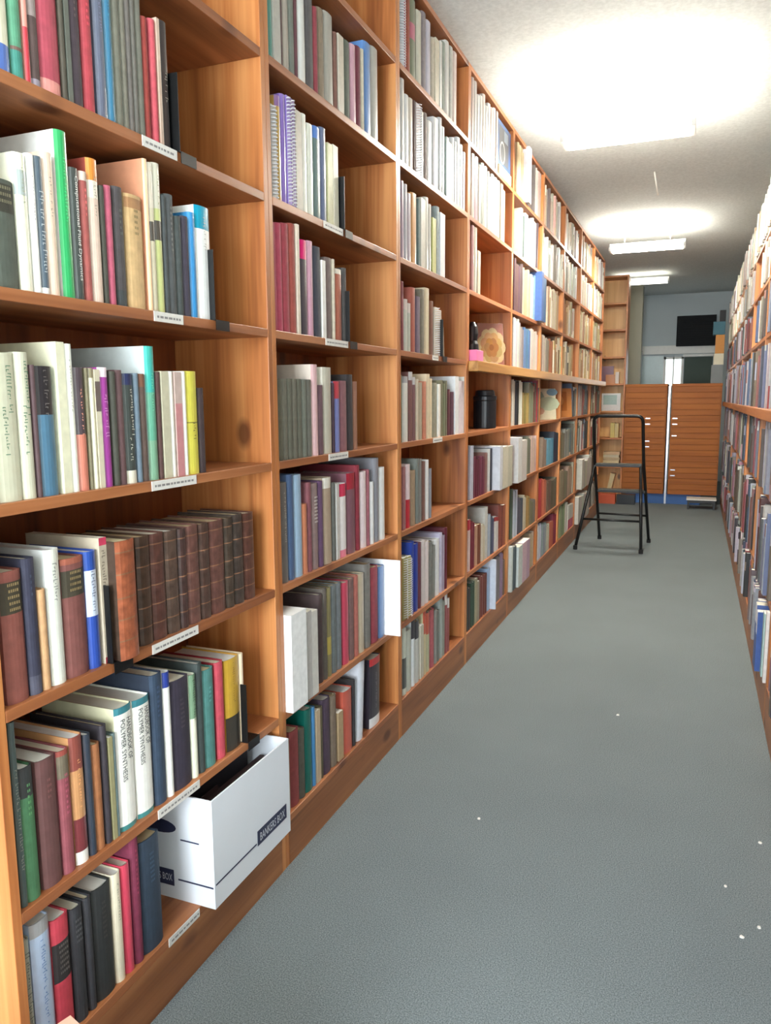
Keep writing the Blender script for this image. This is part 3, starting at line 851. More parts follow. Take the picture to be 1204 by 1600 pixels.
for bay, lev, a, z in [(6, 0, 0, .8), (6, 1, 0, 1), (6, 3, .6, 1), (7, 0, 0, .95), (7, 1, 0, .9), (7, 2, 0, .8), (7, 3, .1, .75), (7, 4, .68, 1), (8, 0, 0, .9), (8, 1, 0, 1), (8, 2, 0, .9), (8, 3, .1, .9), (8, 4, .1, .95), (8, 5, 0, .9),
                       (9, 0, 0, 1), (9, 1, 0, .95), (9, 2, .1, .9), (9, 3, 0, .8), (9, 4, .1, .95), (9, 5, 0, .9), (9, 6, 0, .7), (9, 7, 0, .8), (6, 2, .0, .5), (5, 4, .75, 1), (7, 5, .75, 1), (7, 6, .75, 1)]:
    s, e = span(bay); pal = HIGH if lev < 2 else MIDP if lev < 4 else LOWP
    fill('L', bay, lev, s + (e - s) * a, s + (e - s) * z, HT[lev], pal)
RH = [.245, .215, .235, .31, .31, .33, .26]
for i in range(8):
    for lev in range(7):
        s, e = RY0 + i * RW + .022, RY0 + (i + 1) * RW - .022
        a, z = (0, 1)
        if lev in (1, 2) and i == 3: a, z = (0, .55)
        elif lev in (1, 2): a, z = (R.uniform(0, .1), R.uniform(.8, 1))
        elif lev in (4,): a, z = (.0, R.uniform(.65, .9))
        elif lev in (5,): a, z = (.05, R.uniform(.8, 1))
        pal = HIGH if lev < 2 else COOL
        if i == 2 and lev == 6: a = .38
        fill('R', i, lev, s + (e - s) * a, s + (e - s) * z, RH[lev], pal, .016, .05, .78)
# the books sticking out at the foot of the opposite shelving
s3 = RY0 + 2 * RW
for y, t, h, c, op in [(s3 + .022, .03, .27, 'ded8d2', ['in=-.01']), (s3 + .09, .05, .245, 'a8c0b8', ['in=-.012']), (s3 + .15, .045, .235, 'e8e8ee', ['in=-.03', 'b=.62:34508e', 'sd=34508e']), (s3 + .2, .06, .25, '3a5490', ['in=-.03', 't=.3:e6e6ee']), (s3 + .27, .05, .25, 'dcdce6', ['in=-.02', 'b=.6:4a64a0', 'sd=4a64a0']), (s3+.33,.03,.22,'8a5a4c',[])]:
    add_book('R', 2, 6, y, t, h, 'b', c, op)
# pink volumes high on the seventh opposite unit
for y, c in ((RY0 + 7.15 * RW, 'e8b4c4'), (RY0 + 7.3 * RW, 'dca8bc'), (RY0 + 7.45 * RW, 'c8b8dc')):
    pass

SPREAD = .15
def spine_profile(b):
    """outline of the cover seen from above, spine towards +x"""
    t, d = b.t, b.d
    bul = 0 if b.k in 'pbms' else min(.006, .3 * t)
    n = 2 if bul == 0 else 6
    pts = [(-d, 0)]
    for i in range(n + 1 if bul else 2):
        a = i / (n if bul else 1)
        pts.append((-bul + bul * math.sin(math.pi * a) ** .6 if bul else 0, t * a))
    pts.append((-d, t))
    return pts, bul
def zcuts(b):
    cuts = {0.0, 1.0}; bands = []
    for k, v in b.o.items():
        if k == 't': f, c = v.split(':'); bands.append((1 - float(f), 1.0, c))
        elif k == 'b': f, c = v.split(':'); bands.append((0.0, float(f), c))
        elif k == 'm': a, e, c = v.split(':'); bands.append((1 - float(e), 1 - float(a), c))
    if b.k == 'l':
        for q in (.16, .34, .52, .72, .9): bands.append((q, q + .012, '8a6248'))
    for a, e, c in bands: cuts |= {a, e}
    cs = sorted(cuts)
    segs = []
    for a, e in zip(cs, cs[1:]):
        if e - a < 1e-4: continue
        col = b.col; mid = (a + e) / 2
        for p, q, c in bands:
            if p <= mid <= q: col = c
        segs.append((a, e, col))
    return segs
def cover_into(mb, b, T=Matrix.Identity(4), mi=0):
    pts, bul = spine_profile(b); H = b.h
    bt = .0028 if b.k in 'hl' else .0015 if b.k == 'j' else .0007
    bt = min(bt, b.t * .2)
    side = rgb(b.o.get('sd', b.col))
    P = lambda x, y, z: T @ Vector((x, y, z))
    m = len(pts)
    for a, e, c in zcuts(b):
        cc = rgb(c)
        for i in range(m - 1):
            (x0, y0), (x1, y1) = pts[i], pts[i + 1]
            isside = i in (0, m - 2)
            mb.face([P(x0, y0, a * H), P(x1, y1, a * H), P(x1, y1, e * H), P(x0, y0, e * H)], side if isside else cc, mi, not isside)
    # thickness: rims and inner faces
    inner = [(-b.d, bt)] + [(x - bt, min(max(y, bt), b.t - bt)) for x, y in pts[1:-1]] + [(-b.d, b.t - bt)]
    top = rgb(zcuts(b)[-1][2]); bot = rgb(zcuts(b)[0][2])
    for i in range(m - 1):
        o0, o1, i0, i1 = pts[i], pts[i + 1], inner[i], inner[i + 1]
        c1 = side if i in (0, m - 2) else top
        mb.face([P(*o0, H), P(*o1, H), P(*i1, H), P(*i0, H)], c1, mi)
        mb.face([P(*o1, 0), P(*o0, 0), P(*i0, 0), P(*i1, 0)], side if i in (0, m - 2) else bot, mi)
        mb.face([P(*i1, 0), P(*i0, 0), P(*i0, H), P(*i1, H)], side, mi)
    for i in (0, m - 1):
        mb.face([P(*pts[i], 0), P(*inner[i], 0), P(*inner[i], H), P(*pts[i], H)], side, mi)
    return bt, bul
def pages_into(mb, b, bt, bul, T=Matrix.Identity(4), mi=0):
    ins = .0035 if b.k in 'hlj' else .0006
    pc = rgb(R.choice(['e6dcc0', 'eae2cc', 'd8c8a0', 'f0ece0', 'cdb890'] if b.k in 'hl' else ['f2f0ea', 'ece8dc', 'f4f2ee', 'e8e2d0']))
    mb.box(-b.d + ins, -bul - bt - .0008, bt + .0003, b.t - bt - .0003, .0015, b.h - ins, pc, mi, T)
def mark_strokes(mb, b, x, fr, col, seed, across=None, half=(0.0, 1.0)):
    """small worn print on the spine, too small in the photograph to read"""
    q = random.Random(seed); c = rgb(col); H, t = b.h, b.t
    z1, z0 = H * (1 - fr[0]), H * (1 - fr[1])
    lo, hi = t * (.24 + .52 * half[0]), t * (.24 + .52 * half[1])
    if across:
        z = z1
        while z > z0 + .006:
            y = lo + q.uniform(0, .1) * (hi - lo)
            while y < hi - .001:
                w = min(q.uniform(.0015, .0035), hi - y)
                mb.face([(x, y, z - .0045), (x, y + w, z - .0045), (x, y + w, z), (x, y, z)], c); y += w + .0013
            z -= .0095
        return
    mid = (lo + hi) / 2; hw = min((hi - lo) / 2, .0042); lo, hi = mid - hw, mid + hw
    z = z1
    while z > z0 + .003:
        l = q.uniform(.002, .0042)
        if q.random() < .18: z -= .005
        h0 = lo + (hi - lo) * q.choice((0, 0, .3)); h1 = hi - (hi - lo) * q.choice((0, .35, .35))
        mb.face([(x, h0, z - .0011), (x, h1, z - .0011), (x, h1, z), (x, h0, z)], c)
        if q.random() < .7:
            e = q.choice((h0, h1 - .0012)); mb.face([(x, e, z - l), (x, e + .0012, z - l), (x, e + .0012, z - .0012), (x, e, z - .0012)], c)
        z -= l + .0022
def text_mesh(txt, col):
    cu = bpy.data.curves.new('lettering', 'FONT'); cu.body = txt; cu.size = 1.0; cu.resolution_u = 2
    o = bpy.data.objects.new('lettering', cu); C.objects.link(o)
    bpy.context.view_layer.update()
    me = bpy.data.meshes.new_from_object(o.evaluated_get(bpy.context.evaluated_depsgraph_get()))
    V = [v.co.copy() for v in me.vertices]; F = [tuple(p.vertices) for p in me.polygons]
    bpy.data.objects.remove(o); bpy.data.curves.remove(cu); bpy.data.meshes.remove(me)
    x0 = min(v.x for v in V); x1 = max(v.x for v in V); y0 = min(v.y for v in V); y1 = max(v.y for v in V)
    return [((v.x - x0) / (x1 - x0), (v.y - y0) / (y1 - y0)) for v in V], F
def make_text(parent, name, txt, fn, m):
    uv, F = text_mesh(txt, None)
    mb = MB(); mb.grid([fn(u, v) for u, v in uv], F)
    return mb.build(name, m, parent)

COVER = {'h': 'cloth', 'j': 'jacket', 'l': 'leather', 'p': 'paperback', 's': 'paperback', 'b': 'paperback', 'm': 'paperback'}
KIND = {'h': 'hardback', 'j': 'book', 'l': 'leather volume', 'p': 'paperback', 's': 'spiral-bound book', 'b': 'box-like volume', 'm': 'magazine'}
INKM = {}
def ink(h):
    if h not in INKM: INKM[h] = plain('spine_ink', three(h), .6)
    return INKM[h]
BNAME = {1: 'first', 2: 'second', 3: 'third', 4: 'fourth', 5: 'fifth', 6: 'sixth', 7: 'seventh', 8: 'eighth', 9: 'ninth'}
LNAME = ['top shelf', 'seventh shelf up', 'sixth shelf up', 'fifth shelf up', 'fourth shelf up', 'third shelf up', 'second shelf up', 'bottom shelf']
RLN = ['top shelf', 'sixth shelf up', 'fifth shelf up', 'fourth shelf up', 'third shelf up', 'second shelf up', 'bottom shelf']
def where(b):
    if b.side == 'L': return '%s, %s bookcase' % (LNAME[b.lev], BNAME[b.bay])
    return '%s, %s right-hand bookcase' % (RLN[b.lev], ORD[b.bay])
def look(b):
    s = 'slim ' if b.t < .015 else 'thick ' if b.t > .042 else ''
    hh = 'tall ' if b.h > .268 else 'short ' if b.h < .19 else ''
    l = cname(b.col); w = ''
    for k, word in (('t', 'top'), ('b', 'foot'), ('m', 'band')):
        if k in b.o:
            c = cname(b.o[k].split(':')[-1])
            if c != l: w = ' with %s %s' % (c, word); break
    return (hh or s) + l + ' ' + KIND[b.k] + w
NMAX = 312
order = sorted(BOOKS, key=lambda b: -b.area)
single = set(id(b) for b in order[:NMAX] if b.area > 0)
rowof = {}
for b in BOOKS: rowof.setdefault((b.side, b.bay, b.lev), []).append(b)
seen_labels = {}
for key, row in rowof.items():
    row.sort(key=lambda b: b.y if b.side == 'L' else b.y)
    lk = [look(b) for b in row]
    for i, b in enumerate(row):
        near = cname(row[i - 1].col) if i and b.side == 'L' else None
        if lk.count(lk[i]) == 1: b.label = lk[i] + ' on ' + where(b)
        elif near and sum(1 for j, c in enumerate(lk) if c == lk[i] and j and cname(row[j - 1].col) == near) == 1 and len((lk[i] + ' beside the ' + near + ' one, ' + where(b)).split()) < 16:
            b.label = lk[i] + ' after the ' + near + ' one, ' + where(b)
        else:
            n = i if b.side == 'L' else len(row) - 1 - i
            b.label = '%s, %s %s, %s' % (lk[i], ORD[min(n, 28)], 'from left', where(b))
            if len(b.label.split()) > 16: b.label = '%s, %s from left, %s' % (cname(b.col) + ' ' + KIND[b.k], ORD[min(n, 28)], where(b))
BN = {'l': 'leather_bound_book', 's': 'spiral_bound_book', 'b': 'box_binder', 'm': 'magazine'}
CAT = {'b': 'binder', 'm': 'magazine'}
stuff = MB()
for bi, b in enumerate(BOOKS):
    rot = 0 if b.side == 'L' else math.pi
    yy = b.y if b.side == 'L' else b.y + b.t
    ln = math.radians(float(b.o.get('ln', 0)))
    T = Matrix.Translation((b.x, yy, b.z)) @ Matrix.Rotation(rot, 4, 'Z') @ Matrix.Rotation(-ln, 4, 'X')
    if id(b) not in single:
        bt, bul = cover_into(stuff, b, T, 0); pages_into(stuff, b, bt, bul, T, 1)
        continue
    mb = MB(); bt, bul = cover_into(mb, b)
    o = mb.build(BN.get(b.k, 'book'), M[COVER[b.k]]); o.matrix_world = T
    tag(o, b.label, CAT.get(b.k, 'book'), 'books on the ' + where(b))
    pg = MB(); pages_into(pg, b, bt, bul); pg.build('page_block', M['page'], o)
    x = .0006
    if b.k == 's':
        pts = []; n = int(b.h / .0085); rr = b.t * .42
        for i in range(n * 8 + 1):
            a = 2 * math.pi * i / 8
            pts.append((.001 + rr * .55 * math.cos(a), b.t / 2 + rr * math.sin(a), .004 + (b.h - .008) * i / (n * 8)))
        MB().tube(pts, .0013, 5).build('coil_binding', M['coil'], o)
    sp = MB()
    if 'w' in b.o:
        f0, f1 = [float(v) for v in b.o['wr'].split(':')]; two = 'w2' in b.o
        def tf(lo, hi, a, e):
            return lambda u, v: (x, b.t * (lo + (hi - lo) * v), b.h * (1 - a) - (e - a) * b.h * u)
        im = ink(b.o.get('x', '202020'))
        make_text(o, 'spine_lettering', b.o['w'].replace('_', ' '), tf(.2, .46, f0, f1) if two else tf(.28, .72, f0, f1), im)
        if two: make_text(o, 'spine_lettering', b.o['w2'].replace('_', ' '), tf(.56, .8, f0, f0 + (f1 - f0) * .68), im)
    elif 'x' in b.o:
        f = [float(v) for v in b.o.get('xr', '.15:.6').split(':')]
        sp2 = MB()
        two = 'x2' in b.o
        mark_strokes(sp2, b, x, f, b.o['x'], bi, across=(b.k == 'h'), half=(.5, 1) if two else (0, 1))
        if two:
            c, a, e = b.o['x2'].split(':'); mark_strokes(sp2, b, x, (float(a), float(e)), c, bi + 1, half=(0, .5))
        sp2.build('spine_lettering', M['ink'], o)
    elif b.area > 2200 and b.k in 'hj':
        lum = sum(three(b.col)) / 3
        c = shade(b.col, .72) if lum > 150 else shade(b.col, 1.35)
        sp2 = MB(); a = R.uniform(.08, .2); mark_strokes(sp2, b, x, (a, a + R.uniform(.18, .4)), c, bi, across=(b.k == 'h'), half=(.3, .7))
        sp2.build('spine_lettering', M['ink'], o)
if stuff.f:
    so = stuff.build('shelved_books', [M['paperback'], M['page']])
    tag(so, 'the many smaller books filling the far bookcases and the opposite side of the aisle', 'books', None, 'stuff')

# ------------------------------------------------------------------ things among the books
def shelf_label(y0, y1, lev, bay, txt, dark=False):
    z = LV[lev]
    o = MB().box(.0006, .0018, y0, y1, z - .0185, z - .0005).build('shelf_label', M['label'])
    tag(o, 'white paper label on the front edge of the %s, %s bookcase' % (LNAME[lev], BNAME[bay]), 'label', 'shelf labels')
    ml = MB(); q = random.Random(bay * 10 + lev); y = y0 + .008
    while y < y1 - .008:
        w = q.uniform(.004, .012); ml.face([(.0021, y, z - .012), (.0021, y + w, z - .012), (.0021, y + w, z - .008), (.0021, y, z - .008)], rgb('8a8684')); y += w + .003
    ml.build('lettering', M['ink'], o)
for a in LABELS: shelf_label(*a, '')
def bookend(y, lev, bay, h=.14):
    z = LV[lev]; o = MB().box(-.15, .004, y, y + .0016, z, z + h).box(-.15, .004, y - .0016, y + .05, z, z + .0012).box(.004, .0055, y + .002, y + .05, z - .02, z + .0012).build('bookend', M['black_metal'])
    tag(o, 'black metal bookend at the end of the row, %s, %s bookcase' % (LNAME[lev], BNAME[bay]), 'bookend', 'bookends')
for a in ENDS: bookend(*a)

# file box on the bottom shelf
bx = empty('file_box', (0, 0, LV[7])); tag(bx, 'open white cardboard file box sticking out of the bottom shelf of the first bookcase', 'file box')
X0, X1, BY0, BY1, BH, wl = -.235, .037, 1.256, 1.583, .243, .004
s = MB()
s.box(X0, X1, BY0, BY1, 0, wl); s.box(X1 - wl, X1, BY0, BY1, wl, BH); s.box(X0, X0 + wl, BY0, BY1, wl, BH); s.box(X0 + wl, X1 - wl, BY0, BY0 + wl, wl, BH); s.box(X0 + wl, X1 - wl, BY1 - wl, BY1, wl, BH)
s.build('carton', M['carton'], bx)
MB().box(X1 + .0004, X1 + .0012, BY1 - .155, BY1 - .02, .046, .082).build('logo_panel', M['blue_ink'], bx)['label'] = 'dark blue printed panel'
make_text(bx, 'lettering', 'BANKERS BOX', lambda u, v: (X1 + .0018, BY1 - .145 + .115 * u, .054 + .02 * v), M['white_ink'])
MB().box(X1 + .0004, X1 + .001, BY0 + .004, BY1 - .16, .052, .0555).build('printed_line', M['blue_ink'], bx)
MB().box(-.155, -.066, BY0 - .0012, BY0 - .0004, .03, .067).build('logo_panel', M['blue_ink'], bx)
make_text(bx, 'lettering', 'BANKERS BOX', lambda u, v: (-.15 + .08 * u, BY0 - .0018, .041 + .016 * v), M['white_ink'])
MB().box(-.055, X1 - .003, BY0 - .001, BY0 - .0004, .046, .0495).build('printed_line', M['blue_ink'], bx)
hp = MB(); hv = [(-.1 + .045 * math.cos(a) * (1 if abs(math.cos(a)) < .8 else 1), BY0 - .0008, .165 + .016 * math.sin(a)) for a in [2 * math.pi * i / 20 for i in range(20)]]
hp.grid(hv, [tuple(range(20))]); hp.build('hand_hole', M['blue_ink'], bx)
pl = MB(); pl.box(-.045, .002, BY0 - .001, BY0 - .0004, .14, .143); pl.build('printed_line', M['blue_ink'], bx)
for i, (xx, hh, c) in enumerate([(-.02, .21, (56, 36, 34)), (-.05, .235, (38, 34, 38)), (-.085, .22, (88, 66, 60)), (-.13, .23, (46, 40, 42)), (-.17, .215, (66, 44, 40))]):
    m = plain('folder_colour', c, .6)
    f = MB().box(xx - .012, xx, BY0 + .012, BY1 - .02 - .03 * i, wl + .0002, hh - .012).box(xx - .012, xx - .009, BY0 + .05 + .04 * i, BY0 + .12 + .04 * i, hh - .012, hh).build('folder', m, None, .0, (0, 0, LV[7]))
    tag(f, ['dark brown folder nearest the aisle inside the white file box', 'black folder in the file box, second from the aisle side', 'grey-brown folder in the middle of the file box', 'charcoal folder in the file box, fourth from the aisle side', 'reddish brown folder at the back of the file box'][i], 'folder', 'folders in the file box')

# cardboard box on the carpet, only its corner in view
cb = empty('cardboard_box', (.158, .736, 0), math.radians(-17)); tag(cb, 'pinkish tan cardboard box at the foot of the first bookcase, only its corner showing', 'box')
MB().box(0, .3, -.24, 0, 0, .347).build('carton', M['kraft'], cb)
MB().box(0, .3, -.119, 0, .347, .35).build('flap', M['kraft'], cb); MB().box(0, .3, -.24, -.121, .347, .35).build('flap', M['kraft'], cb)

# covers turned to face the aisle
def face_out(name, y, w, lev, h, col, label, x=-.045, th=.022, side=None, tilt=8, cat='book', turn=0):
    z = LV[lev]
    r = empty(name, (x, y, z)); r.rotation_euler = (0, -math.radians(tilt), -math.radians(turn)); tag(r, label, cat)
    MB().box(-th, 0, 0, w, 0, h, rgb(col)).build('cover', M['jacket'], r, .001)
    MB().box(-th + .002, -.002, w, w + .0012, .002, h - .002, rgb('f2f0ea')).build('page_block', M['page'], r)
    return r
def art(parent, name, pts, col, k=0):
    mb = MB(); mb.face([(.0005 + k * .0004, y, z) for y, z in pts], rgb(col)); return mb.build(name, M['jacket'], parent)
def disc(cy, cz, ry, rz, n=20): return [(cy + ry * math.cos(2 * math.pi * i / n), cz + rz * math.sin(2 * math.pi * i / n)) for i in range(n)]
f = face_out('picture_book', 3.83, .265, 0, .205, '3a6096', 'blue-framed picture book facing out at the end of the top shelf, fourth bookcase', -.012, .02, None, 0); f.location.z += .0525
wb = MB().box(-.2, 0, 0, .25, 0, .052, rgb('e8dcb4')).build('book', M['paperback'], None, .002, (-.004, 3.835, LV[0])); tag(wb, 'cream book lying flat under the blue-framed picture book, top shelf', 'book')
art(f, 'cover_picture', [(.02, .02), (.215, .02), (.215, .185), (.02, .185)], '4c4e54'); art(f, 'cover_picture', [(.12, .13), (.2, .13), (.2, .18), (.12, .18)], '98a8b8', 1)
rg = MB(); n = 28
for i in range(n):
    a, e = 2 * math.pi * i / n, 2 * math.pi * (i + 1) / n
    rg.face([(.0014, .085 + r_ * math.cos(q), .068 + r_ * math.sin(q)) for r_, q in ((.052, a), (.052, e), (.043, e), (.043, a))], rgb('e8e6de'))
rg.build('cover_picture', M['jacket'], f)
f = face_out('picture_book', 3.955, .15, 3, .225, '88584f', 'dusty pink picture book with a big cream flower, facing out above the canister', -.13, .012, None, 6, turn=48)
fl = [f]
cy, cz = .078, .1
for ring, (rr, n, pr, c) in enumerate([(.054, 9, .03, 'b8a280'), (.04, 8, .026, 'a88458'), (.023, 6, .02, '946638'), (.0, 1, .014, '844a22')]):
    for i in range(n):
        a = 2 * math.pi * (i + .5 * ring) / n
        art(f, 'flower_petal', disc(cy + rr * math.cos(a), cz + rr * 1.25 * math.sin(a), pr, pr * 1.2, 12), shade(c, R.uniform(.94, 1.04)), 1 + ring + i * .05)
# small black plush-like ornament and pink tape box
pm = MB()
pm.lathe([(.0, 0), (.026, .004), (.032, .04), (.027, .085), (.02, .1), (.026, .13), (.022, .165), (.01, .185), (0, .188)], 0, 0, 16)
po = pm.build('ornament', M['black'], None, 0, (-.045, 3.53, LV[3])); tag(po, 'black rounded ornament beside the flower cover, fourth bookcase', 'ornament')
tb = MB(); tb.box(-.06, 0, 0, .11, 0, .048); to = tb.build('small_box', M['pink_plastic'], None, .003, (.03, 3.33, LV[3] + .0001)); tag(to, 'small bright pink box on the ledge in front of the black ornament', 'box')
# canister
cn = empty('canister', (-.062, 3.83, LV[4])); tag(cn, 'black lidded canister standing alone, fourth shelf up, fourth bookcase', 'canister')
MB().lathe([(.052, 0), (.057, .004), (.057, .135), (.054, .14)], 0, 0, 32).build('body', M['black'], cn)
MB().lathe([(.059, .1405), (.059, .158), (.05, .164), (.046, .186), (.042, .19)], 0, 0, 32).build('lid', M['black'], cn)
# map and orange covers
f = face_out('picture_book', 5.28, .34, 4, .215, 'd8d0b4', 'pale map-like picture cover facing out, fourth shelf up, sixth bookcase', -.17, .015, None, 4, turn=31)
for i, (y, z, ry, rz, c) in enumerate([(.12, .16, .1, .05, '8aa08c'), (.26, .11, .12, .05, 'b4bca0'), (.14, .06, .08, .03, 'c49a84'), (.3, .19, .06, .025, '7c98a8')]): art(f, 'cover_picture', disc(y, z, ry, rz, 9), c, i)
f = face_out('picture_book', 6.02, .34, 4, .225, 'd08a4c', 'orange picture cover facing out beside the map cover, seventh bookcase', -.17, .015, None, 4, turn=31)
art(f, 'cover_picture', [(.06, .05), (.28, .05), (.28, .2), (.06, .2)], 'b4682c'); art(f, 'cover_picture', disc(.17, .13, .07, .05), 'd89a5c', 1)
# things on the end bookcase
def ebox(name, x0, x1, lev, z0, h, col, label, cat='book', y0=.03, d=.16, rot=0):
    r = empty(name, (-.27 + x0, 9.3 + y0, LV[lev] + z0)); tag(r, label, cat); w = x1 - x0
    MB().box(0, w, 0, d, 0, h, rgb(col)).build('cover', M['jacket'], r, .001)
    MB().box(.003, w - .003, -.0008, .0, .002, h - .002, rgb(shade(col, .86))).build('cover_picture', M['jacket'], r)
    if rot: r.rotation_euler = (0, rot, 0)
    return r
ebox('picture_book', .09, .28, 3, 0, .2, '8c6c74', 'dusky pink picture book standing in the end bookcase', y0=.08, d=.02)
ebox('book', .2, .3, 3, 0, .1, 'd8844c', 'small orange book in front of the pink one in the end bookcase', y0=.03, d=.02)
ebox('book', .305, .345, 3, 0, .13, 'f0dcc0', 'small cream book beside the orange one in the end bookcase', y0=.03, d=.1)
g = ebox('picture_book', .16, .37, 4, 0, .2, 'e4e6e2', 'white picture book with a grey-green cover scene in the end bookcase', y0=.05, d=.02)
MB().box(.02, .17, -.0018, -.001, .07, .18, rgb('90a49c')).build('cover_picture', M['jacket'], g)
ebox('book', .27, .315, 5, 0, .17, 'd0b454', 'golden yellow book standing in the end bookcase'); ebox('book', .318, .36, 5, 0, .165, 'd8bc6c', 'pale yellow book touching the golden one in the end bookcase')
for i, c in enumerate(('d8bc8c', 'e0c8a0', 'c8a878', 'dcc49a', 'd2b284')):
    ebox('book', .2, .385 - .008 * (i % 2), 6, .033 * i, .032, c, ['lowest tan book', 'cream book second from below', 'brownish book in the middle', 'pale book fourth from below', 'topmost tan book'][i] + ' of the flat pile in the end bookcase')
ebox('book', .25, .3, 7, 0, .2, 'e8cc94', 'cream book leaning at the foot of the end bookcase', rot=.2)
ob = MB().box(0, .2, 0, .12, 0, .11).build('carton', plain('orange_card', (190, 86, 56), .7), None, .002, (-.1, 9.12, 0)); tag(ob, 'orange cardboard box on the carpet behind the step ladder', 'box'); ob.name = 'cardboard_box'
kb = MB().box(0, .2, 0, .12, 0, .11).build('storage_box', M['black'], None, .003, (.115, 9.12, 0)); tag(kb, 'black box on the carpet beside the orange box behind the ladder', 'box')

# ------------------------------------------------------------------ drawer cabinets across the aisle end
def drawer_cabinet(x0, x1, label, h0=.115, h1=1.352, n=18):
    r = empty('drawer_cabinet', (x0, 9.3, 0)); tag(r, label, 'cabinet', 'drawer cabinets at the end of the aisle'); w = x1 - x0
    MB().box(0, w, .02, .5, h0, h1 - .03).build('carcass', M['cabinet'], r)
    MB().box(-.002, w + .002, 0, .5, h1 - .03, h1).build('top_board', M['cabinet'], r, .002)
    MB().box(0, w, .002, .02, h0, h0 + .05).build('plinth_rail', M['cabinet'], r)
    dh = (h1 - .03 - h0 - .052) / n
    for i in range(n):
        z = h0 + .052 + i * dh
        d = MB().box(.012, w - .012, .004, .0198, z + .002, z + dh - .002).build('drawer', M['cabinet'], r, .0008)
        if i in HND.get(x0 > .4, ()):
            hx = .02 if x0 > .4 else w - .22
            MB().box(hx, hx + .05, -.002, .004, z + dh * .4, z + dh * .58).build('label_holder', M['steel'], d)
    return r
HND = {True: (2, 3, 9, 11, 12), False: (7, 8, 11, 12)}
drawer_cabinet(.153, .604, 'orange wooden cabinet of many shallow drawers, the one behind the step ladder')
drawer_cabinet(.652, 1.168, 'orange wooden cabinet of many shallow drawers, beside the opposite shelving')
ms = MB(); ms.box(.617, .639, 9.312, 9.3295, 0, 1.33); tag(ms.build('metal_strip', M['steel'], None, .001), 'bright metal strip standing in the gap between the two drawer cabinets', 'strip')
tag(MB().box(.2, 1.0, 9.33, 9.6, 0, .113).build('plinth', M['navy'], None, .002), 'blue plinth under the drawer cabinets', 'plinth')
pk = empty('low_stool', (.86, 8.93, 0)); tag(pk, 'low stool with a pale top at the foot of the drawer cabinet', 'stool')
MB().box(0, .3, 0, .22, .1, .115).build('seat', M['label'], pk, .002)
MB().box(.01, .29, .01, .21, .07, .0998).build('apron', M['dark_grey'], pk)
for lx in (.012, .27):
    for ly in (.012, .19): MB().box(lx, lx + .018, ly, ly + .018, 0, .0699).build('leg', M['dark_grey'], pk)

# ------------------------------------------------------------------ step ladder
ld = empty('step_ladder', (0, 0, 0)); tag(ld, 'black folding step ladder with a tall hoop handle standing on the carpet', 'step ladder')
def rounded(pts, r, n=5):
    out = [Vector(pts[0])]
    for a, b, c in zip(pts, pts[1:], pts[2:]):
        a, b, c = Vector(a), Vector(b), Vector(c); u = (a - b).normalized(); v = (c - b).normalized()
        p, q = b + u * r, b + v * r
        for i in range(n + 1):
            t = i / n; out.append(p * (1 - t) ** 2 + b * 2 * t * (1 - t) + q * t * t)
    out.append(Vector(pts[-1])); return out
A1, A2 = (.197, 6.776, .014), (.60, 6.735, .014)           # feet of the hoop
B1, B2 = (.172, 6.47, .685), (.552, 6.45, .685)            # at the top tread
T1, T2 = (.168, 6.36, 1.06), (.54, 6.34, 1.06)
MB().tube(rounded([A1, B1, T1, T2, B2, A2], .05), .0125, 10).build('hoop_handle', M['black_metal'], ld)
for a, b in (((.07, 6.235, .014), (.178, 6.43, .66)), ((.572, 6.225, .014), (.535, 6.41, .66))):
    MB().tube([a, b], .0125, 10).build('rear_leg', M['black_metal'], ld)
MB().tube([(.108, 6.303, .24), (.56, 6.30, .24)], .009, 8).build('cross_brace', M['black_metal'], ld)
MB().tube([(.19, 6.66, .24), (.585, 6.635, .24)], .009, 8).build('cross_brace', M['black_metal'], ld)
for x0, x1, y, z in ((.185, .54, 6.4, .675), (.195, .57, 6.52, .455)):
    st = MB().box(x0, x1, y, y + .1, z - .02, z).build('tread', M['black_metal'], ld, .002)
    MB().box(x0 + .004, x1 - .004, y + .003, y + .097, z, z + .004).build('tread_mat', M['tread'], st)
for p in (A1, A2, (.07, 6.235, .014), (.572, 6.225, .014)):
    MB().lathe([(.017, 0), (.017, .03), (.013, .034)], p[0], p[1], 12).build('rubber_foot', M['rubber'], ld)

# ------------------------------------------------------------------ ceiling lights
def fixture(x, y, z, L, power, label, drop):
    r = empty('ceiling_light', (x, y, z)); tag(r, label, 'ceiling light', 'fluorescent ceiling lights')
    MB().box(-L / 2, L / 2, -.02, .02, .02, .055).build('housing', M['lamp_white'], r, .004)
    tm = glow('tube_glow', (255, 250, 236), power)
    for yy in (-.06, -.02, .02, .06):
        MB().tube([(-L / 2 + .021, yy, .0), (L / 2 - .021, yy, .0)], .014, 12).build('tube', tm, r)
    for xx in (-L / 2, L / 2 - .02): MB().box(xx, xx + .02, -.08, .08, -.01, .0199).build('lamp_holder', M['lamp_white'], r)
    if drop > .08:
        for xx in (-L * .3, L * .3): MB().tube([(xx, 0, .055), (xx, 0, CEIL - z)], .005, 6).build('hanger_rod', M['lamp_white'], r)
    return r
fixture(.55, 4.15, CEIL - .2, .62, LAMP[0], 'glaring fluorescent ceiling light over the aisle, first one in view', .2)
fixture(.46, 7.25, CEIL - .19, .62, LAMP[1], 'glowing fluorescent ceiling light hanging before the drawer cabinets', .2)
fixture(.235, 10.0, CEIL - .1, .62, LAMP[2], 'dim white fluorescent batten light in front of the grey pillar', .0)  # unlit batten; glow added to whiten it and lighten the far ceiling
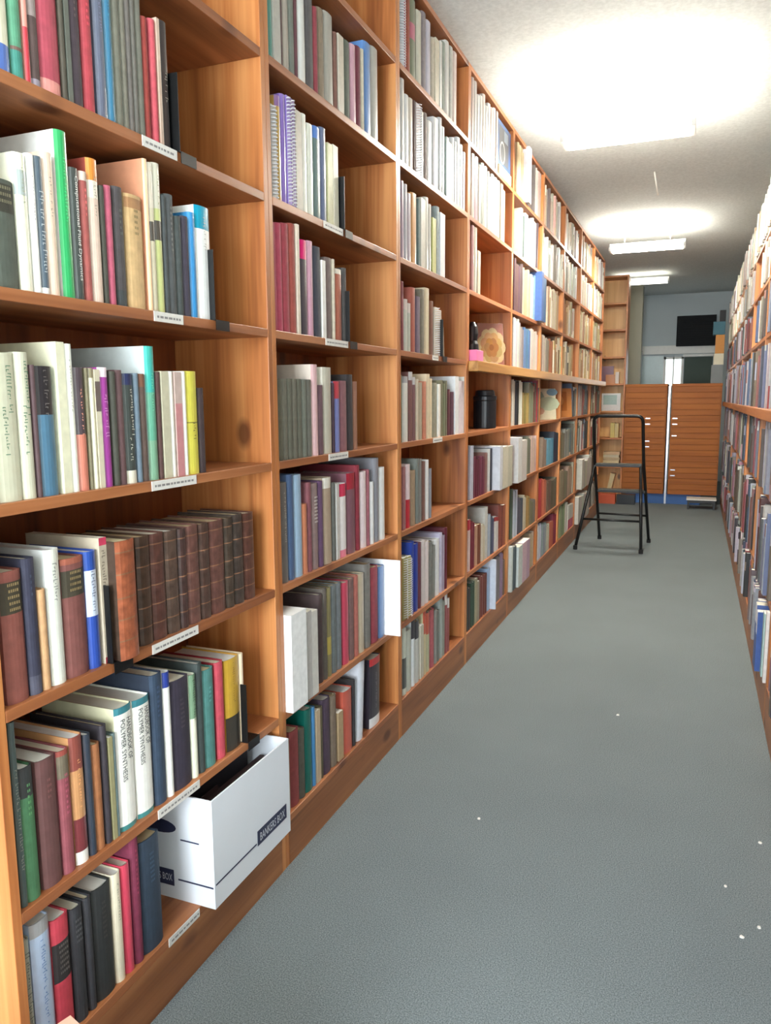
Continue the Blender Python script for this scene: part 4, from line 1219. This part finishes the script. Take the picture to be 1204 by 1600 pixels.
rd = MB().tube([(.595, 5.6, CEIL), (.618, 5.68, CEIL - .13)], .006, 8).build('pull_cord', M['label']); tag(rd, 'thin pale cord hanging from the ceiling between the two lit lights', 'cord')

# ------------------------------------------------------------------ beyond the cabinets
vt = empty('wall_vent', (0, YB, 0)); tag(vt, 'dark slatted ventilation unit high on the grey back wall', 'vent')
MB().box(BK[0], BK[1], -.12, -.002, BK[2], BK[3]).build('casing', M['matt_dark'], vt, .004)
for i in range(12):
    z = BK[2] + .02 + i * (BK[3] - BK[2] - .04) / 12
    MB().box(BK[0] + .02, BK[1] - .02, -.13, -.121, z, z + .014).build('slat', M['matt_dark'], vt)
wn = MB(); a, b_, c, d = WIN
for x in (a, (a + b_) / 2 - .008, b_ - .03): wn.box(x, x + (.03 if x != (a + b_) / 2 - .008 else .016), YB - .05, YB - .002, c, d)
wn.box(a, b_, YB - .05, YB - .002, d - .03, d); wn.box(a, b_, YB - .05, YB - .002, c, c + .03)
struct('window_2', wn, M['lamp_white'])
struct('window_2_surround', MB().box(a - .3, a - .002, YB - .02, YB - .001, c, d + .02), M['pale_panel'])
struct('trim_2', MB().box(a - .3, GB[1] + .03, YB - .05, YB, GB[3] + .05, GB[3] + .17), M['lamp_white'])
struct('window_2_pane', MB().box(a + .03, b_ - .03, YB - .03, YB - .02, c + .03, d - .03), M['glass_day'])
gb = MB().box(GB[0], GB[1], YB - .04, YB + .001, GB[2], GB[3]).build('green_board', M['green_board'], None, .003); tag(gb, 'dark green board beside the bright window on the back wall', 'board')
tr = MB().box(GB[0] - .02, GB[1] + .02, YB - .09, YB - .002, GB[3] + .004, GB[3] + .04).build('light_strip', M['lamp_white'], None, .003); tag(tr, 'white strip fixed above the dark green board', 'strip')
cw = [(.13, YB - .01, 1.87), (.25, YB - .01, 1.88), (.4, YB - .01, 1.91), (.55, YB - .01, 1.93)]
tag(MB().tube(cw, .006, 6).build('wall_cable', M['dark_grey']), 'dark cable running along the back wall to the ventilation unit', 'cable')
st = [('7a7e80', .2, .12, 'grey carton at the bottom of the pile on the drawer cabinet'), ('d8d0b8', .12, .1, 'cream carton second from below in the pile on the cabinet'), ('c88a48', .2, .09, 'orange carton in the middle of the pile on the cabinet'), ('3c6878', .14, .12, 'teal carton fourth up in the pile on the cabinet'), ('26282c', .12, .06, 'small black box topping the pile on the drawer cabinet')]
z = 1.3522
for i, (c, h, w, lb) in enumerate(st):
    o = MB().box(1.165 - w, 1.165, 9.34, 9.5, z, z + h).build('storage_box', plain('box_card', three(c), .7), None, .002); tag(o, lb, 'box', 'boxes piled on the drawer cabinet'); z += h + .0003

# ------------------------------------------------------------------ scraps on the carpet
for i, (x, y, r) in enumerate(SCRAPS):
    q = random.Random(i); n = 7
    mb = MB(); base = [(x + r * q.uniform(.6, 1) * math.cos(2 * math.pi * k / n), y + r * q.uniform(.6, 1.2) * math.sin(2 * math.pi * k / n)) for k in range(n)]
    mb.grid([(a, b, .001) for a, b in base] + [(a * .8 + x * .2, b * .8 + y * .2, .004) for a, b in base], [tuple(range(n - 1, -1, -1)), tuple(range(n, 2 * n))] + [(k, (k + 1) % n, n + (k + 1) % n, n + k) for k in range(n)])
    tag(mb.build('paper_scrap', M['label']), 'tiny white paper scrap lying on the grey carpet, ' + SCL[i], 'scrap', 'paper scraps on the carpet')

# ------------------------------------------------------------------ light, camera, view
def area(name, loc, rot, sx, sy, power, col):
    l = bpy.data.lights.new(name, 'AREA'); l.shape = 'RECTANGLE'; l.size = sx; l.size_y = sy; l.energy = power; l.color = col
    o = bpy.data.objects.new(name, l); o.location = loc; o.rotation_euler = rot; C.objects.link(o); return o
area('shop_window_daylight', (.65, -2.42, 1.4), (math.radians(90), 0, 0), 1.4, 1.95, DAY, (.86, .94, 1.0))
area('back_window_daylight', ((WIN[0] + WIN[1]) / 2, YB - .08, 1.6), (math.radians(-90), 0, 0), .3, .5, 2.0, (.85, .95, 1.0))
w = bpy.data.worlds.new('daylight'); bpy.context.scene.world = w; w.use_nodes = True
bg = w.node_tree.nodes['Background']; sky = w.node_tree.nodes.new('ShaderNodeTexSky'); sky.sky_type = 'HOSEK_WILKIE'; sky.turbidity = 4
w.node_tree.links.new(sky.outputs[0], bg.inputs[0]); bg.inputs[1].default_value = .6

cam = bpy.data.cameras.new('camera'); co = bpy.data.objects.new('camera', cam); C.objects.link(co)
cam.sensor_fit = 'AUTO'; cam.sensor_width = 36.0; cam.lens = CAM[0] / 1600 * 36.0; cam.clip_start = .02
rm = Matrix((RT, UP, -FW)).transposed().to_4x4()
co.matrix_world = Matrix.Translation(CAMP) @ rm
sc = bpy.context.scene; sc.camera = co
sc.view_settings.view_transform = 'Standard'; sc.view_settings.look = 'None'; sc.view_settings.gamma = 1.0; sc.view_settings.use_curve_mapping = False
sc.view_settings.exposure = EXPO
sc.cycles.max_bounces = 8; sc.cycles.diffuse_bounces = 5; sc.cycles.sample_clamp_indirect = 6.0
